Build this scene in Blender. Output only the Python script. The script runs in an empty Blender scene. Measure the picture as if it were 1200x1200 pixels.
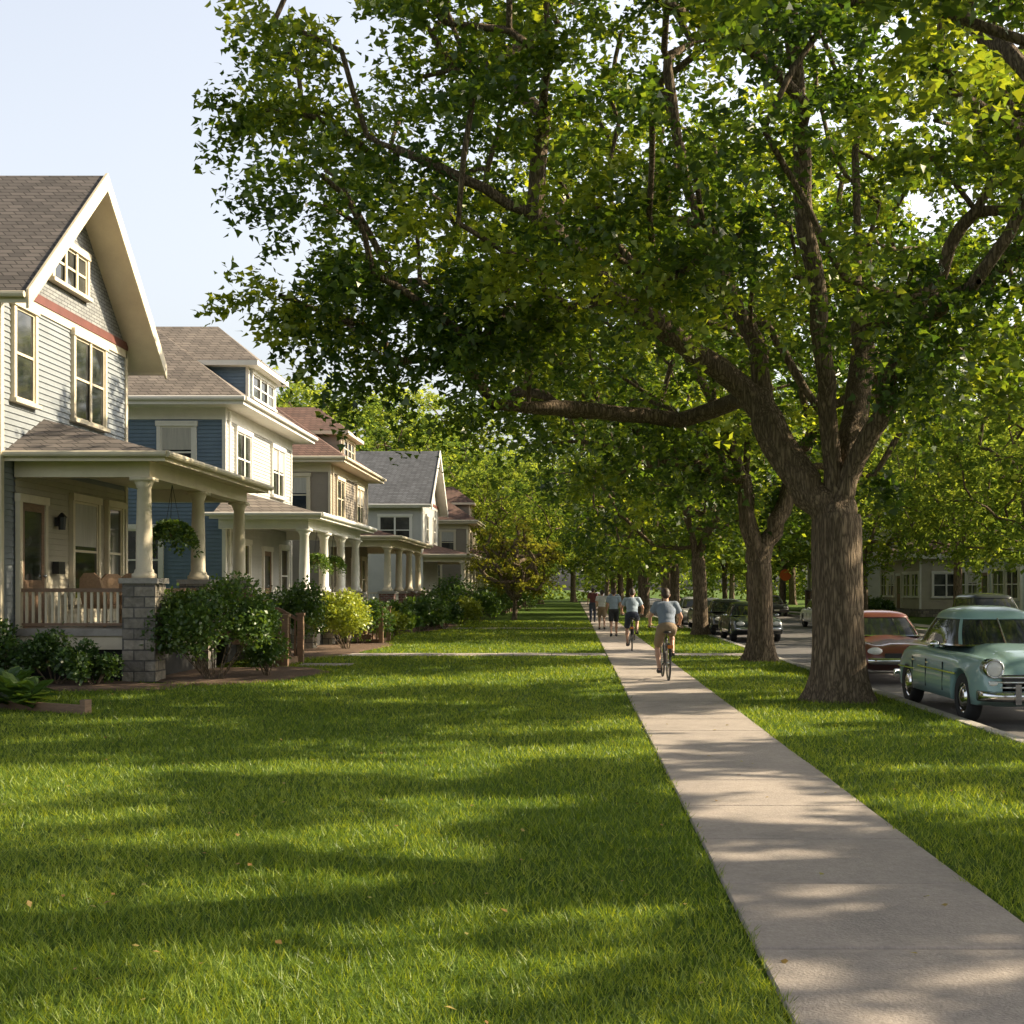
import bpy, math, random, numpy as np
from mathutils import Vector, Matrix
rng=np.random.default_rng(7); random.seed(7)
scene=bpy.context.scene
COL=scene.collection

# ------------------------------------------------------------------ materials
def newmat(name):
    m=bpy.data.materials.new(name); m.use_nodes=True
    nt=m.node_tree
    return m,nt,nt.nodes,nt.links,nt.nodes["Principled BSDF"]
def mat(name,c1,c2=None,scale=4,rough=.8,metal=0,bump=0,bscale=None,stretch=(1,1,1),coat=0,c3=None,spec=.5,grime=0):
    m,nt,N,L,b=newmat(name)
    b.inputs["Roughness"].default_value=rough; b.inputs["Metallic"].default_value=metal
    b.inputs["Specular IOR Level"].default_value=spec
    if coat: b.inputs["Coat Weight"].default_value=coat; b.inputs["Coat Roughness"].default_value=.05
    if c2 is None: c2=tuple(x*.82 for x in c1)
    tc=N.new("ShaderNodeTexCoord"); mp=N.new("ShaderNodeMapping"); mp.inputs["Scale"].default_value=stretch
    L.new(tc.outputs["Object"],mp.inputs["Vector"])
    n=N.new("ShaderNodeTexNoise"); n.inputs["Scale"].default_value=scale; n.inputs["Detail"].default_value=6; n.inputs["Roughness"].default_value=.65
    L.new(mp.outputs[0],n.inputs["Vector"])
    r=N.new("ShaderNodeValToRGB"); L.new(n.outputs["Fac"],r.inputs[0])
    r.color_ramp.elements[0].position=.32; r.color_ramp.elements[1].position=.68
    r.color_ramp.elements[0].color=(*c2,1); r.color_ramp.elements[1].color=(*c1,1)
    if c3:
        e=r.color_ramp.elements.new(.5); e.color=(*c3,1)
    out=r.outputs[0]
    if grime:
        n3=N.new("ShaderNodeTexNoise"); n3.inputs["Scale"].default_value=22; n3.inputs["Detail"].default_value=9; n3.inputs["Roughness"].default_value=.8; L.new(tc.outputs["Object"],n3.inputs["Vector"])
        mr=N.new("ShaderNodeMapRange"); mr.inputs[1].default_value=.3; mr.inputs[2].default_value=.7; mr.inputs[3].default_value=1-grime; mr.inputs[4].default_value=1+grime*.4; L.new(n3.outputs["Fac"],mr.inputs[0])
        mx=N.new("ShaderNodeMix"); mx.data_type='RGBA'; mx.blend_type='MULTIPLY'; mx.inputs[0].default_value=1; L.new(out,mx.inputs[6]); L.new(mr.outputs[0],mx.inputs[7]); out=mx.outputs[2]
    L.new(out,b.inputs["Base Color"])
    if bump:
        n2=N.new("ShaderNodeTexNoise"); n2.inputs["Scale"].default_value=bscale or scale*4; n2.inputs["Detail"].default_value=8
        L.new(mp.outputs[0],n2.inputs["Vector"])
        bp=N.new("ShaderNodeBump"); bp.inputs["Strength"].default_value=bump; bp.inputs["Distance"].default_value=.03
        L.new(n2.outputs["Fac"],bp.inputs["Height"]); L.new(bp.outputs[0],b.inputs["Normal"])
    return m
def leafmat(name,dark,mid,light,trans=.4,tcol=None,gloss=.05):
    m=bpy.data.materials.new(name); m.use_nodes=True; nt=m.node_tree; N=nt.nodes; L=nt.links
    N.remove(N["Principled BSDF"])
    a=N.new("ShaderNodeAttribute"); a.attribute_name="tint"
    r=N.new("ShaderNodeValToRGB"); L.new(a.outputs["Fac"],r.inputs[0])
    r.color_ramp.elements[0].position=.1; r.color_ramp.elements[0].color=(*dark,1)
    r.color_ramp.elements[1].position=.95; r.color_ramp.elements[1].color=(*light,1)
    e=r.color_ramp.elements.new(.5); e.color=(*mid,1)
    d=N.new("ShaderNodeBsdfDiffuse"); L.new(r.outputs[0],d.inputs["Color"])
    t=N.new("ShaderNodeBsdfTranslucent")
    mx=N.new("ShaderNodeMix"); mx.data_type='RGBA'; mx.blend_type='MULTIPLY'; mx.inputs[0].default_value=1
    L.new(r.outputs[0],mx.inputs[6]); mx.inputs[7].default_value=(*(tcol or (3.0,2.5,.9)),1)
    L.new(mx.outputs[2],t.inputs["Color"])
    ms=N.new("ShaderNodeMixShader"); ms.inputs[0].default_value=trans
    L.new(d.outputs[0],ms.inputs[1]); L.new(t.outputs[0],ms.inputs[2])
    out=ms.outputs[0]
    if gloss:
        g=N.new("ShaderNodeBsdfGlossy"); g.inputs["Roughness"].default_value=.42; g.inputs["Color"].default_value=(.9,.9,.85,1)
        m2=N.new("ShaderNodeMixShader"); m2.inputs[0].default_value=gloss; L.new(out,m2.inputs[1]); L.new(g.outputs[0],m2.inputs[2]); out=m2.outputs[0]
    L.new(out,N["Material Output"].inputs["Surface"])
    return m
def shinglemat(name,c1,c2,row=.16):
    m,nt,N,L,b=newmat(name)
    b.inputs["Roughness"].default_value=.9
    tc=N.new("ShaderNodeTexCoord"); sp=N.new("ShaderNodeSeparateXYZ"); L.new(tc.outputs["Object"],sp.inputs[0])
    ad=N.new("ShaderNodeMath"); ad.operation='ADD'; L.new(sp.outputs[0],ad.inputs[0]); L.new(sp.outputs[1],ad.inputs[1])
    cb=N.new("ShaderNodeCombineXYZ"); L.new(ad.outputs[0],cb.inputs[0])
    mz=N.new("ShaderNodeMath"); mz.operation='MULTIPLY'; mz.inputs[1].default_value=1.6; L.new(sp.outputs[2],mz.inputs[0]); L.new(mz.outputs[0],cb.inputs[1])
    br=N.new("ShaderNodeTexBrick"); L.new(cb.outputs[0],br.inputs["Vector"])
    br.inputs["Scale"].default_value=1; br.inputs["Brick Width"].default_value=.3; br.inputs["Row Height"].default_value=row; br.inputs["Mortar Size"].default_value=.012
    br.inputs["Color1"].default_value=(*c1,1); br.inputs["Color2"].default_value=(*c2,1); br.inputs["Mortar"].default_value=(*[x*.35 for x in c2],1)
    n=N.new("ShaderNodeTexNoise"); n.inputs["Scale"].default_value=.9; n.inputs["Detail"].default_value=7; L.new(tc.outputs["Object"],n.inputs["Vector"])
    mr=N.new("ShaderNodeMapRange"); mr.inputs[3].default_value=.55; mr.inputs[4].default_value=1.4; L.new(n.outputs["Fac"],mr.inputs[0])
    mx=N.new("ShaderNodeMix"); mx.data_type='RGBA'; mx.blend_type='MULTIPLY'; mx.inputs[0].default_value=1
    L.new(br.outputs["Color"],mx.inputs[6]); L.new(mr.outputs[0],mx.inputs[7]); L.new(mx.outputs[2],b.inputs["Base Color"])
    bp=N.new("ShaderNodeBump"); bp.inputs["Strength"].default_value=.6; bp.inputs["Distance"].default_value=.02; bp.invert=True
    L.new(br.outputs["Fac"],bp.inputs["Height"]); L.new(bp.outputs[0],b.inputs["Normal"])
    return m
def stonemat(name,c1,c2,w=.4,h=.2,mort=(.3,.28,.25)):
    m,nt,N,L,b=newmat(name); b.inputs["Roughness"].default_value=.9
    tc=N.new("ShaderNodeTexCoord"); sp=N.new("ShaderNodeSeparateXYZ"); L.new(tc.outputs["Object"],sp.inputs[0])
    ad=N.new("ShaderNodeMath"); ad.operation='ADD'; L.new(sp.outputs[0],ad.inputs[0]); L.new(sp.outputs[1],ad.inputs[1])
    cb=N.new("ShaderNodeCombineXYZ"); L.new(ad.outputs[0],cb.inputs[0]); L.new(sp.outputs[2],cb.inputs[1])
    br=N.new("ShaderNodeTexBrick"); L.new(cb.outputs[0],br.inputs["Vector"]); br.inputs["Scale"].default_value=1
    br.inputs["Brick Width"].default_value=w; br.inputs["Row Height"].default_value=h; br.inputs["Mortar Size"].default_value=.014
    br.inputs["Color1"].default_value=(*c1,1); br.inputs["Color2"].default_value=(*c2,1); br.inputs["Mortar"].default_value=(*mort,1)
    n=N.new("ShaderNodeTexNoise"); n.inputs["Scale"].default_value=9; n.inputs["Detail"].default_value=8; L.new(tc.outputs["Object"],n.inputs["Vector"])
    mr=N.new("ShaderNodeMapRange"); mr.inputs[3].default_value=.45; mr.inputs[4].default_value=1.5; L.new(n.outputs["Fac"],mr.inputs[0])
    mx=N.new("ShaderNodeMix"); mx.data_type='RGBA'; mx.blend_type='MULTIPLY'; mx.inputs[0].default_value=1
    L.new(br.outputs["Color"],mx.inputs[6]); L.new(mr.outputs[0],mx.inputs[7]); L.new(mx.outputs[2],b.inputs["Base Color"])
    s=N.new("ShaderNodeMath"); s.operation='SUBTRACT'; L.new(n.outputs["Fac"],s.inputs[0]); L.new(br.outputs["Fac"],s.inputs[1])
    bp=N.new("ShaderNodeBump"); bp.inputs["Strength"].default_value=1; bp.inputs["Distance"].default_value=.06
    L.new(s.outputs[0],bp.inputs["Height"]); L.new(bp.outputs[0],b.inputs["Normal"])
    return m

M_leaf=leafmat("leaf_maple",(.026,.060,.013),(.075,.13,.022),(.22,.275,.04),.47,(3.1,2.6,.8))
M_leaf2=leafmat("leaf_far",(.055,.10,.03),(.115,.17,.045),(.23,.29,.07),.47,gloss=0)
M_leafd=leafmat("leaf_dark",(.02,.05,.014),(.04,.085,.02),(.08,.14,.035),.25,gloss=.04)
M_leafy=leafmat("leaf_lime",(.12,.17,.02),(.22,.28,.035),(.34,.40,.07),.4,(2,1.7,.7))
M_bush=leafmat("leaf_shrub",(.028,.068,.016),(.06,.12,.024),(.13,.20,.042),.32)
M_redleaf=leafmat("leaf_bronze",(.10,.11,.025),(.17,.18,.035),(.25,.27,.05),.45,(2.2,1.9,.8),gloss=0)
M_grass=leafmat("grass_blade",(.07,.13,.017),(.14,.215,.03),(.27,.34,.065),.42,(2.2,1.8,.5),gloss=.02)
def barkmat():
    m,nt,N,L,b=newmat("bark"); b.inputs["Roughness"].default_value=.95; b.inputs["Specular IOR Level"].default_value=.15
    tc=N.new("ShaderNodeTexCoord"); mp=N.new("ShaderNodeMapping"); mp.inputs["Scale"].default_value=(11,11,1.5); L.new(tc.outputs["Object"],mp.inputs[0])
    n=N.new("ShaderNodeTexNoise"); n.inputs["Scale"].default_value=1.7; n.inputs["Detail"].default_value=10; n.inputs["Roughness"].default_value=.75; n.inputs["Distortion"].default_value=.6
    L.new(mp.outputs[0],n.inputs["Vector"])
    w=N.new("ShaderNodeTexNoise"); w.inputs["Scale"].default_value=1.0; w.inputs["Detail"].default_value=3; L.new(mp.outputs[0],w.inputs["Vector"])
    v=N.new("ShaderNodeTexVoronoi"); v.feature='DISTANCE_TO_EDGE'; v.inputs["Scale"].default_value=1.5
    sc=N.new("ShaderNodeVectorMath"); sc.operation='SCALE'; sc.inputs[3].default_value=2.2; L.new(w.outputs["Color"],sc.inputs[0])
    ad=N.new("ShaderNodeVectorMath"); ad.operation='ADD'; L.new(mp.outputs[0],ad.inputs[0]); L.new(sc.outputs[0],ad.inputs[1]); L.new(ad.outputs[0],v.inputs["Vector"])
    mr=N.new("ShaderNodeMapRange"); mr.inputs[2].default_value=.3; mr.inputs[3].default_value=.3; L.new(v.outputs["Distance"],mr.inputs[0])
    ml=N.new("ShaderNodeMath"); ml.operation='MULTIPLY'; L.new(n.outputs["Fac"],ml.inputs[0]); L.new(mr.outputs[0],ml.inputs[1])
    r=N.new("ShaderNodeValToRGB"); L.new(ml.outputs[0],r.inputs[0])
    r.color_ramp.elements[0].position=.1; r.color_ramp.elements[0].color=(.05,.037,.026,1)
    r.color_ramp.elements[1].position=.62; r.color_ramp.elements[1].color=(.33,.25,.17,1)
    L.new(r.outputs[0],b.inputs["Base Color"])
    bp=N.new("ShaderNodeBump"); bp.inputs["Strength"].default_value=1; bp.inputs["Distance"].default_value=.05
    L.new(ml.outputs[0],bp.inputs["Height"]); L.new(bp.outputs[0],b.inputs["Normal"])
    return m
M_bark=barkmat()
M_conc=mat("concrete",(.43,.37,.32),(.31,.27,.24),scale=1.1,rough=.9,bump=.3,bscale=55,c3=(.385,.33,.29),grime=.28)
M_conc2=mat("concrete_kerb",(.40,.37,.33),(.25,.23,.2),scale=3,rough=.9,bump=.3,bscale=30)
M_asph=mat("asphalt",(.13,.12,.115),(.08,.075,.072),scale=1.2,rough=.9,bump=.3,bscale=60)
M_ground=mat("lawn_soil",(.10,.155,.024),(.05,.09,.015),scale=2.2,rough=1,bump=.8,bscale=40,spec=.1)
M_mulch=mat("mulch",(.17,.10,.06),(.06,.04,.025),scale=20,rough=1,bump=1,bscale=40)
M_cream=mat("cream_paint",(.70,.62,.46),(.61,.53,.39),scale=2,rough=.6,grime=.06)
M_white=mat("white_paint",(.76,.73,.66),(.66,.64,.57),scale=2,rough=.6,grime=.06)
M_graysid=mat("gray_siding",(.27,.295,.315),(.22,.24,.255),scale=1.5,rough=.75,grime=.08)
M_tansid=mat("tan_siding",(.46,.42,.32),(.39,.35,.27),scale=1.5,rough=.75,grime=.08)
M_bluesid=mat("blue_siding",(.15,.215,.28),(.115,.17,.23),scale=1.5,rough=.7,grime=.08)
M_palesid=mat("pale_siding",(.50,.49,.45),(.43,.425,.39),scale=1.5,rough=.7,grime=.08)
M_brownsid=mat("khaki_siding",(.31,.265,.205),(.26,.22,.17),scale=1.5,rough=.75,grime=.08)
M_greensid=mat("sage_siding",(.52,.57,.51),(.43,.48,.43),scale=1.5,rough=.75)
M_redtrim=mat("red_trim",(.17,.055,.04),(.12,.04,.03),scale=3,rough=.6)
M_wood=mat("brown_wood",(.26,.16,.10),(.16,.10,.06),scale=5,rough=.6,stretch=(1,1,6))
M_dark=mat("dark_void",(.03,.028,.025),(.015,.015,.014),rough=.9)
M_attic=shinglemat("attic_shingle",(.29,.295,.285),(.22,.225,.22),.12)
M_roof1=shinglemat("roof_gray",(.165,.142,.13),(.10,.088,.082))
M_roof2=shinglemat("roof_taupe",(.25,.21,.175),(.16,.135,.115))
M_roof3=shinglemat("roof_redbrown",(.20,.115,.09),(.13,.08,.062))
M_roof4=shinglemat("roof_slate",(.13,.135,.15),(.085,.09,.10))
M_stone=stonemat("fieldstone",(.34,.30,.24),(.16,.145,.125),mort=(.12,.11,.1))
M_brick=stonemat("red_brick",(.28,.10,.07),(.20,.07,.05),.2,.07,(.35,.3,.27))
def glassmat():
    m,nt,N,L,b=newmat("window_glass")
    b.inputs["Roughness"].default_value=.05; b.inputs["Specular IOR Level"].default_value=.9
    tc=N.new("ShaderNodeTexCoord"); n=N.new("ShaderNodeTexNoise"); n.inputs["Scale"].default_value=1.1; n.inputs["Detail"].default_value=3; L.new(tc.outputs["Object"],n.inputs[0])
    r=N.new("ShaderNodeValToRGB"); L.new(n.outputs["Fac"],r.inputs[0]); r.color_ramp.elements[0].color=(.014,.017,.018,1); r.color_ramp.elements[1].color=(.09,.09,.08,1)
    r.color_ramp.elements[0].position=.4; r.color_ramp.elements[1].position=.7
    L.new(r.outputs[0],b.inputs["Base Color"])
    bp=N.new("ShaderNodeBump"); bp.inputs["Strength"].default_value=.08; L.new(n.outputs["Fac"],bp.inputs["Height"]); L.new(bp.outputs[0],b.inputs["Normal"])
    return m
M_glass=glassmat()
M_curtain=mat("curtain",(.5,.48,.42),(.38,.36,.32),scale=3,stretch=(8,8,.5))
M_chrome=mat("chrome",(.75,.75,.74),(.6,.6,.6),rough=.12,metal=1)
M_tyre=mat("rubber",(.03,.03,.03),(.018,.018,.018),rough=.85)
M_black=mat("black_metal",(.02,.02,.022),(.012,.012,.013),rough=.4)
M_lens=mat("lamp_lens",(.75,.76,.74),(.6,.6,.58),rough=.08)
M_taillens=mat("orange_lens",(.7,.22,.04),(.6,.16,.03),rough=.2)
M_skin=mat("skin",(.52,.30,.20),(.45,.25,.165),scale=6,rough=.55)
M_hair=mat("hair",(.05,.03,.018),(.03,.018,.01),scale=30,rough=.6,stretch=(1,1,.2))
M_wicker=mat("wicker",(.42,.26,.14),(.25,.15,.08),scale=30,rough=.7)

# ------------------------------------------------------------------ mesh builder
class MB:
    def __init__(s): s.v=[]; s.f=[]
    def poly(s,pts):
        b=len(s.v); s.v+= [tuple(p) for p in pts]; s.f.append(tuple(range(b,b+len(pts))))
    def box(s,x0,y0,z0,x1,y1,z1):
        if x0>x1:x0,x1=x1,x0
        if y0>y1:y0,y1=y1,y0
        if z0>z1:z0,z1=z1,z0
        b=len(s.v)
        s.v+=[(x0,y0,z0),(x1,y0,z0),(x1,y1,z0),(x0,y1,z0),(x0,y0,z1),(x1,y0,z1),(x1,y1,z1),(x0,y1,z1)]
        for q in [(0,3,2,1),(4,5,6,7),(0,1,5,4),(1,2,6,5),(2,3,7,6),(3,0,4,7)]: s.f.append(tuple(b+i for i in q))
    def grid(s,rows,closed=False,caps=False):
        b=len(s.v); n=len(rows[0])
        for r in rows: s.v+=[tuple(p) for p in r]
        for i in range(len(rows)-1):
            for j in range(n if closed else n-1):
                k=(j+1)%n
                s.f.append((b+i*n+j,b+i*n+k,b+(i+1)*n+k,b+(i+1)*n+j))
        if caps:
            s.f.append(tuple(b+j for j in range(n))[::-1]); s.f.append(tuple(b+(len(rows)-1)*n+j for j in range(n)))
    def cyl(s,p0,p1,r0,r1=None,n=12,caps=True):
        if r1 is None:r1=r0
        p0=Vector(p0);p1=Vector(p1); d=(p1-p0).normalized()
        a=d.orthogonal().normalized(); c=d.cross(a)
        rows=[[p+(a*math.cos(t*2*math.pi/n)+c*math.sin(t*2*math.pi/n))*r for t in range(n)] for p,r in ((p0,r0),(p1,r1))]
        s.grid(rows,True,caps)
    def path(s,pts,r,n=8):
        for a,b in zip(pts[:-1],pts[1:]): s.cyl(a,b,r,r,n)
        for p in pts[1:-1]: s.ell(p,(r,r,r),6,4)
    def ell(s,c,r,n=16,m=10,rot=None):
        rows=[]
        for i in range(m+1):
            th=math.pi*(i/m); th=min(max(th,.02),math.pi-.02)
            row=[]
            for j in range(n):
                ph=2*math.pi*j/n
                p=Vector((r[0]*math.sin(th)*math.cos(ph),r[1]*math.sin(th)*math.sin(ph),r[2]*math.cos(th)))
                if rot: p=rot@p
                row.append(Vector(c)+p)
            rows.append(row)
        s.grid(rows[::-1],True,True)
    def lathe(s,c,prof,n=24,axis='z'):
        rows=[]
        for r,h in prof:
            row=[]
            for j in range(n):
                t=2*math.pi*j/n; a,b=r*math.cos(t),r*math.sin(t)
                p={'z':(a,b,h),'x':(h,a,b),'y':(b,h,a)}[axis]
                row.append((c[0]+p[0],c[1]+p[1],c[2]+p[2]))
            rows.append(row)
        s.grid(rows,True)
    def mesh(s,name,off=(0,0,0)):
        me=bpy.data.meshes.new(name)
        o=off
        me.from_pydata([(v[0]-o[0],v[1]-o[1],v[2]-o[2]) for v in s.v],[],s.f); me.update()
        return me
def obj(name,me,m=None,parent=None,smooth=False,label=None):
    if isinstance(me,MB): me=me.mesh(name)
    o=bpy.data.objects.new(name,me); COL.objects.link(o)
    if m is not None and not me.materials: me.materials.append(m)
    if smooth: me.polygons.foreach_set("use_smooth",[True]*len(me.polygons))
    if parent: o.parent=parent
    if label: o["label"]=label
    return o
def root(name,label,cat,loc=(0,0,0),rz=0,group=None,sc=1):
    o=bpy.data.objects.new(name,None); COL.objects.link(o)
    o.location=loc; o.rotation_euler=(0,0,rz); o.scale=(sc,sc,sc) if not hasattr(sc,'__len__') else sc
    o["label"]=label; o["category"]=cat
    if group:o["group"]=group
    return o
def copy_thing(src,name,loc,rz,sc=1,label=None,group=None):
    n=src.copy(); COL.objects.link(n); n.location=loc; n.rotation_euler=(0,0,rz); n.scale=(sc,sc,sc) if not hasattr(sc,'__len__') else sc
    if label:n["label"]=label
    if group:n["group"]=group
    def rec(a,b):
        for c in a.children:
            d=c.copy(); COL.objects.link(d); d.parent=b; rec(c,d)
    rec(src,n)
    return n
def struct(name,me,m):
    o=obj(name,me,m); o["kind"]="structure"; return o

def soup(name,V,tint=None,smooth=False):
    n,k,_=V.shape
    me=bpy.data.meshes.new(name)
    me.vertices.add(n*k); me.vertices.foreach_set("co",V.reshape(-1).astype(np.float32))
    me.loops.add(n*k); me.loops.foreach_set("vertex_index",np.arange(n*k,dtype=np.int32))
    me.polygons.add(n); me.polygons.foreach_set("loop_start",np.arange(0,n*k,k,dtype=np.int32))
    me.update(calc_edges=True)
    if tint is not None:
        at=me.attributes.new("tint",'FLOAT','POINT'); at.data.foreach_set("value",np.repeat(tint,k).astype(np.float32))
    return me
MAPLE=np.array([(0,0,0),(.5,.22,.12),(.26,.5,.03),(0,1,-.10),(-.26,.5,.03),(-.5,.22,.12)])
OVAL=np.array([(0,0,0),(.34,.45,.05),(0,1,-.05),(-.34,.45,.05)])
def norm(a): return a/np.maximum(np.linalg.norm(a,axis=1,keepdims=True),1e-6)
def leaves(P,size,shape=MAPLE,up=1.0,outdir=None,droop=.0,r=None):
    r=r or rng
    n=len(P)
    nr=norm(r.normal(0,.65,(n,3))+np.array([0,0,up]))
    d=r.normal(0,1,(n,3)); d[:,2]-=droop
    if outdir is not None: d=d*.7+outdir
    d=norm(d-nr*(d*nr).sum(1,keepdims=True)); s=np.cross(nr,d)
    sz=(size*r.uniform(.55,1.3,n))[:,None,None]
    V=P[:,None,:]+sz*(s[:,None,:]*shape[None,:,0:1]+d[:,None,:]*shape[None,:,1:2]+nr[:,None,:]*shape[None,:,2:3])
    return V

# ------------------------------------------------------------------ trees
def resample(pl,step=.45):
    out=[np.array(pl[0],float)]
    for a,b in zip(pl[:-1],pl[1:]):
        a=np.array(a,float);b=np.array(b,float); L=np.linalg.norm(b-a); k=max(1,int(L/step))
        for i in range(1,k+1): out.append(a+(b-a)*i/k)
    return out
def smoothpl(pl,it=2):
    p=[np.array(x,float) for x in pl]
    for _ in range(it):
        q=[p[0]]
        for a,b in zip(p[:-1],p[1:]): q+= [a*.75+b*.25,a*.25+b*.75]
        q.append(p[-1]); p=q
    return p
def make_tree(seed,limbs,cen,rad,ncl,per,clr,leaf,trunk_r,shape=MAPLE,pw=2.6,zmin=None,flare=1.0,sidesmax=22,mindist=.8,extra=None,tipr=.012,bias=.42,reject=None,limbf=.8):
    r=np.random.default_rng(seed)
    pos=[];par=[]
    def addpl(pl,attach):
        pts=resample(smoothpl(pl))
        prev=attach
        for i,p in enumerate(pts):
            if attach is not None and i==0: continue
            j=r.normal(0,.03,3) if attach is not None else 0
            pos.append(p+j); par.append(-1 if prev is None else prev); prev=len(pos)-1
    addpl(limbs[0],None)
    for pl in limbs[1:]:
        A=np.array(pos); k=int(np.argmin(np.linalg.norm(A-np.array(pl[0]),axis=1))); addpl([A[k]]+list(pl[1:]),k)
    ntrunk=len(resample(smoothpl(limbs[0])))
    cen=np.array(cen,float); rad=np.array(rad,float)
    C=[]
    tries=0
    while len(C)<ncl and tries<ncl*60:
        tries+=1
        d=r.normal(0,1,3); d/= (np.abs(d)**pw).sum()**(1/pw)
        t=r.uniform(0,1)**bias
        if t<.42: continue
        p=cen+rad*d*t
        if zmin is not None and p[2]<zmin+r.normal(0,.3): continue
        if reject and reject(p,r): continue
        if C and np.min(np.linalg.norm(np.array(C)-p,axis=1))<clr*mindist: continue
        C.append(p)
    if extra is not None: C+= [np.array(e,float) for e in extra]
    C=np.array(C); fork=np.array(pos[ntrunk-1])
    C=C[np.argsort(np.linalg.norm(C-fork,axis=1))]
    for c in C:
        A=np.array(pos)
        dist=np.linalg.norm(A-c,axis=1)+.25*np.linalg.norm(A-fork,axis=1)
        dist[:max(1,ntrunk+1)]+=50
        dist+= np.maximum(0,A[:,2]-c[2])*.6
        k=int(np.argmin(dist)); a=A[k]; L=np.linalg.norm(c-a); st=max(2,int(L/.55)); prev=k
        mid=(a+c)/2+r.normal(0,.10*L,3)+np.array([0,0,.06*L])
        for i in range(1,st+1):
            t=i/st; p=(1-t)**2*a+2*t*(1-t)*mid+t*t*c
            pos.append(p+r.normal(0,.02,3)); par.append(prev); prev=len(pos)-1
    P=np.array(pos); n=len(P); ch=[[] for _ in range(n)]
    for i in range(n):
        if par[i]>=0: ch[par[i]].append(i)
    R=np.zeros(n)
    for i in range(n-1,-1,-1):
        R[i]=1 if not ch[i] else sum(R[j]**2.25 for j in ch[i])**(1/2.25)
        R[i]*=1.006
    sc=trunk_r/R[ntrunk-1]; R=np.maximum(R*sc,tipr)
    R[:ntrunk]=np.minimum(R[:ntrunk],trunk_r*1.05)
    R[ntrunk:]=np.maximum(R[ntrunk:]*limbf,tipr)
    mb=MB()
    def tube(idx):
        pts=P[idx]; rr=R[idx].copy()
        istr=idx[0]==0
        if not istr and len(idx)>1: rr[0]=rr[1]*1.05
        if istr:
            for _ in range(2): rr[1:-1]=(rr[:-2]+2*rr[1:-1]+rr[2:])/4
        rm=rr.max(); k=sidesmax if istr else (12 if rm>.12 else (7 if rm>.04 else 4))
        T=np.gradient(pts,axis=0) if len(pts)>1 else np.array([[0,0,1.]])
        T=norm(T); a=np.cross(T[0],[0.3,1,.1]); a/=np.linalg.norm(a)
        rows=[]
        for i in range(len(pts)):
            a=a-T[i]*np.dot(a,T[i]); a/=np.linalg.norm(a); b=np.cross(T[i],a)
            ang=np.arange(k)*2*np.pi/k
            rad_=np.full(k,rr[i])
            if rm>.12:
                rad_=rad_*(1+.05*np.sin(3*ang+1.3+pts[i][2]*.5)+.035*np.sin(7*ang+pts[i][2]*1.1))
            if istr:
                fl=flare*.6*math.exp(-pts[i][2]/.25)+.12*math.exp(-pts[i][2]/1.2)
                rad_=rad_*(1+fl*(.75+.35*np.sin(5*ang+.7)+.2*np.sin(3*ang)))
            rows.append([pts[i]+rad_[j]*(a*math.cos(ang[j])+b*math.sin(ang[j])) for j in range(k)])
        mb.grid(rows,True)
    stack=[(0,None)]
    while stack:
        s,pr=stack.pop(); idx=[] if pr is None else [pr]
        cur=s
        while True:
            idx.append(cur)
            if not ch[cur]: break
            m=max(ch[cur],key=lambda j:R[j])
            for j in ch[cur]:
                if j!=m: stack.append((j,cur))
            cur=m
        if len(idx)>1: tube(idx)
    tm=mb.mesh("trunk"); tm.materials.append(M_bark)
    tm.polygons.foreach_set("use_smooth",[True]*len(tm.polygons))
    nc=len(C); m=9
    out=norm((C-cen)/rad)
    tw=r.normal(0,1,(nc,m,3)); tw[:,:,2]*=.45; tw=tw+out[:,None,:]*.55
    tw/=np.linalg.norm(tw,axis=2,keepdims=True)
    rc=clr*r.uniform(.7,1.25,nc)
    ci=np.repeat(np.arange(nc),per); ti=r.integers(0,m,len(ci))
    t=r.uniform(.05,1,len(ci))**.7
    dirs=tw[ci,ti]
    Lp=C[ci]+dirs*(t*rc[ci])[:,None]+r.normal(0,.09,(len(ci),3))*clr
    Lp[:,2]-=.22*t*t*clr
    tint=np.clip(.43+.22*r.normal(0,1,nc)[ci]+.17*r.normal(0,1,len(ci)),0,1)
    V=leaves(Lp,leaf,shape,1.0,dirs*.8,.5,r)
    return tm,V,tint
def tree(name,label,loc,tm,cm,M,rz=0,sc=1,group="trees along the street",cat="tree"):
    o=root(name,label,cat,loc,rz,group,sc)
    obj("trunk",tm,None,o); obj("crown",cm,M,o)
    return o

BX=4.17
def q(px,py,y=0): return ((px-672)/75*(20+y)/20-BX, y, 1.75+(690-py)/75*(20+y)/20)
l1=[[(0,0,0),(.0,0,1.0),q(981,650),q(980,600)],
    [q(978,610),q(935,560,.1),q(905,500,.2),q(870,450,.4),q(790,400,.2),q(720,340,-.4),q(640,260,-1.2),q(520,200,-1.6),q(430,160,-1.5)],
    [q(905,500,.2),q(885,400,.8),q(850,330,1.2),q(800,210,1.0),q(780,60,.6)],
    [q(980,600),q(972,520,0),q(963,400,-.3),q(945,260,-.8),q(930,60,-1.4),q(915,-80,-2)],
    [q(980,600),q(1000,500,.5),q(1010,400,1.2),q(1000,250,2.0),q(1010,60,2.8)],
    [q(983,600),q(1028,490,-.3),q(1052,410,-.6),q(1105,300,-1.2),q(1165,215,-1.6),q(1230,100,-2)],
    [q(1052,410,-.6),q(1110,350,-2.2),q(1150,330,-3.6)]]
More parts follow.
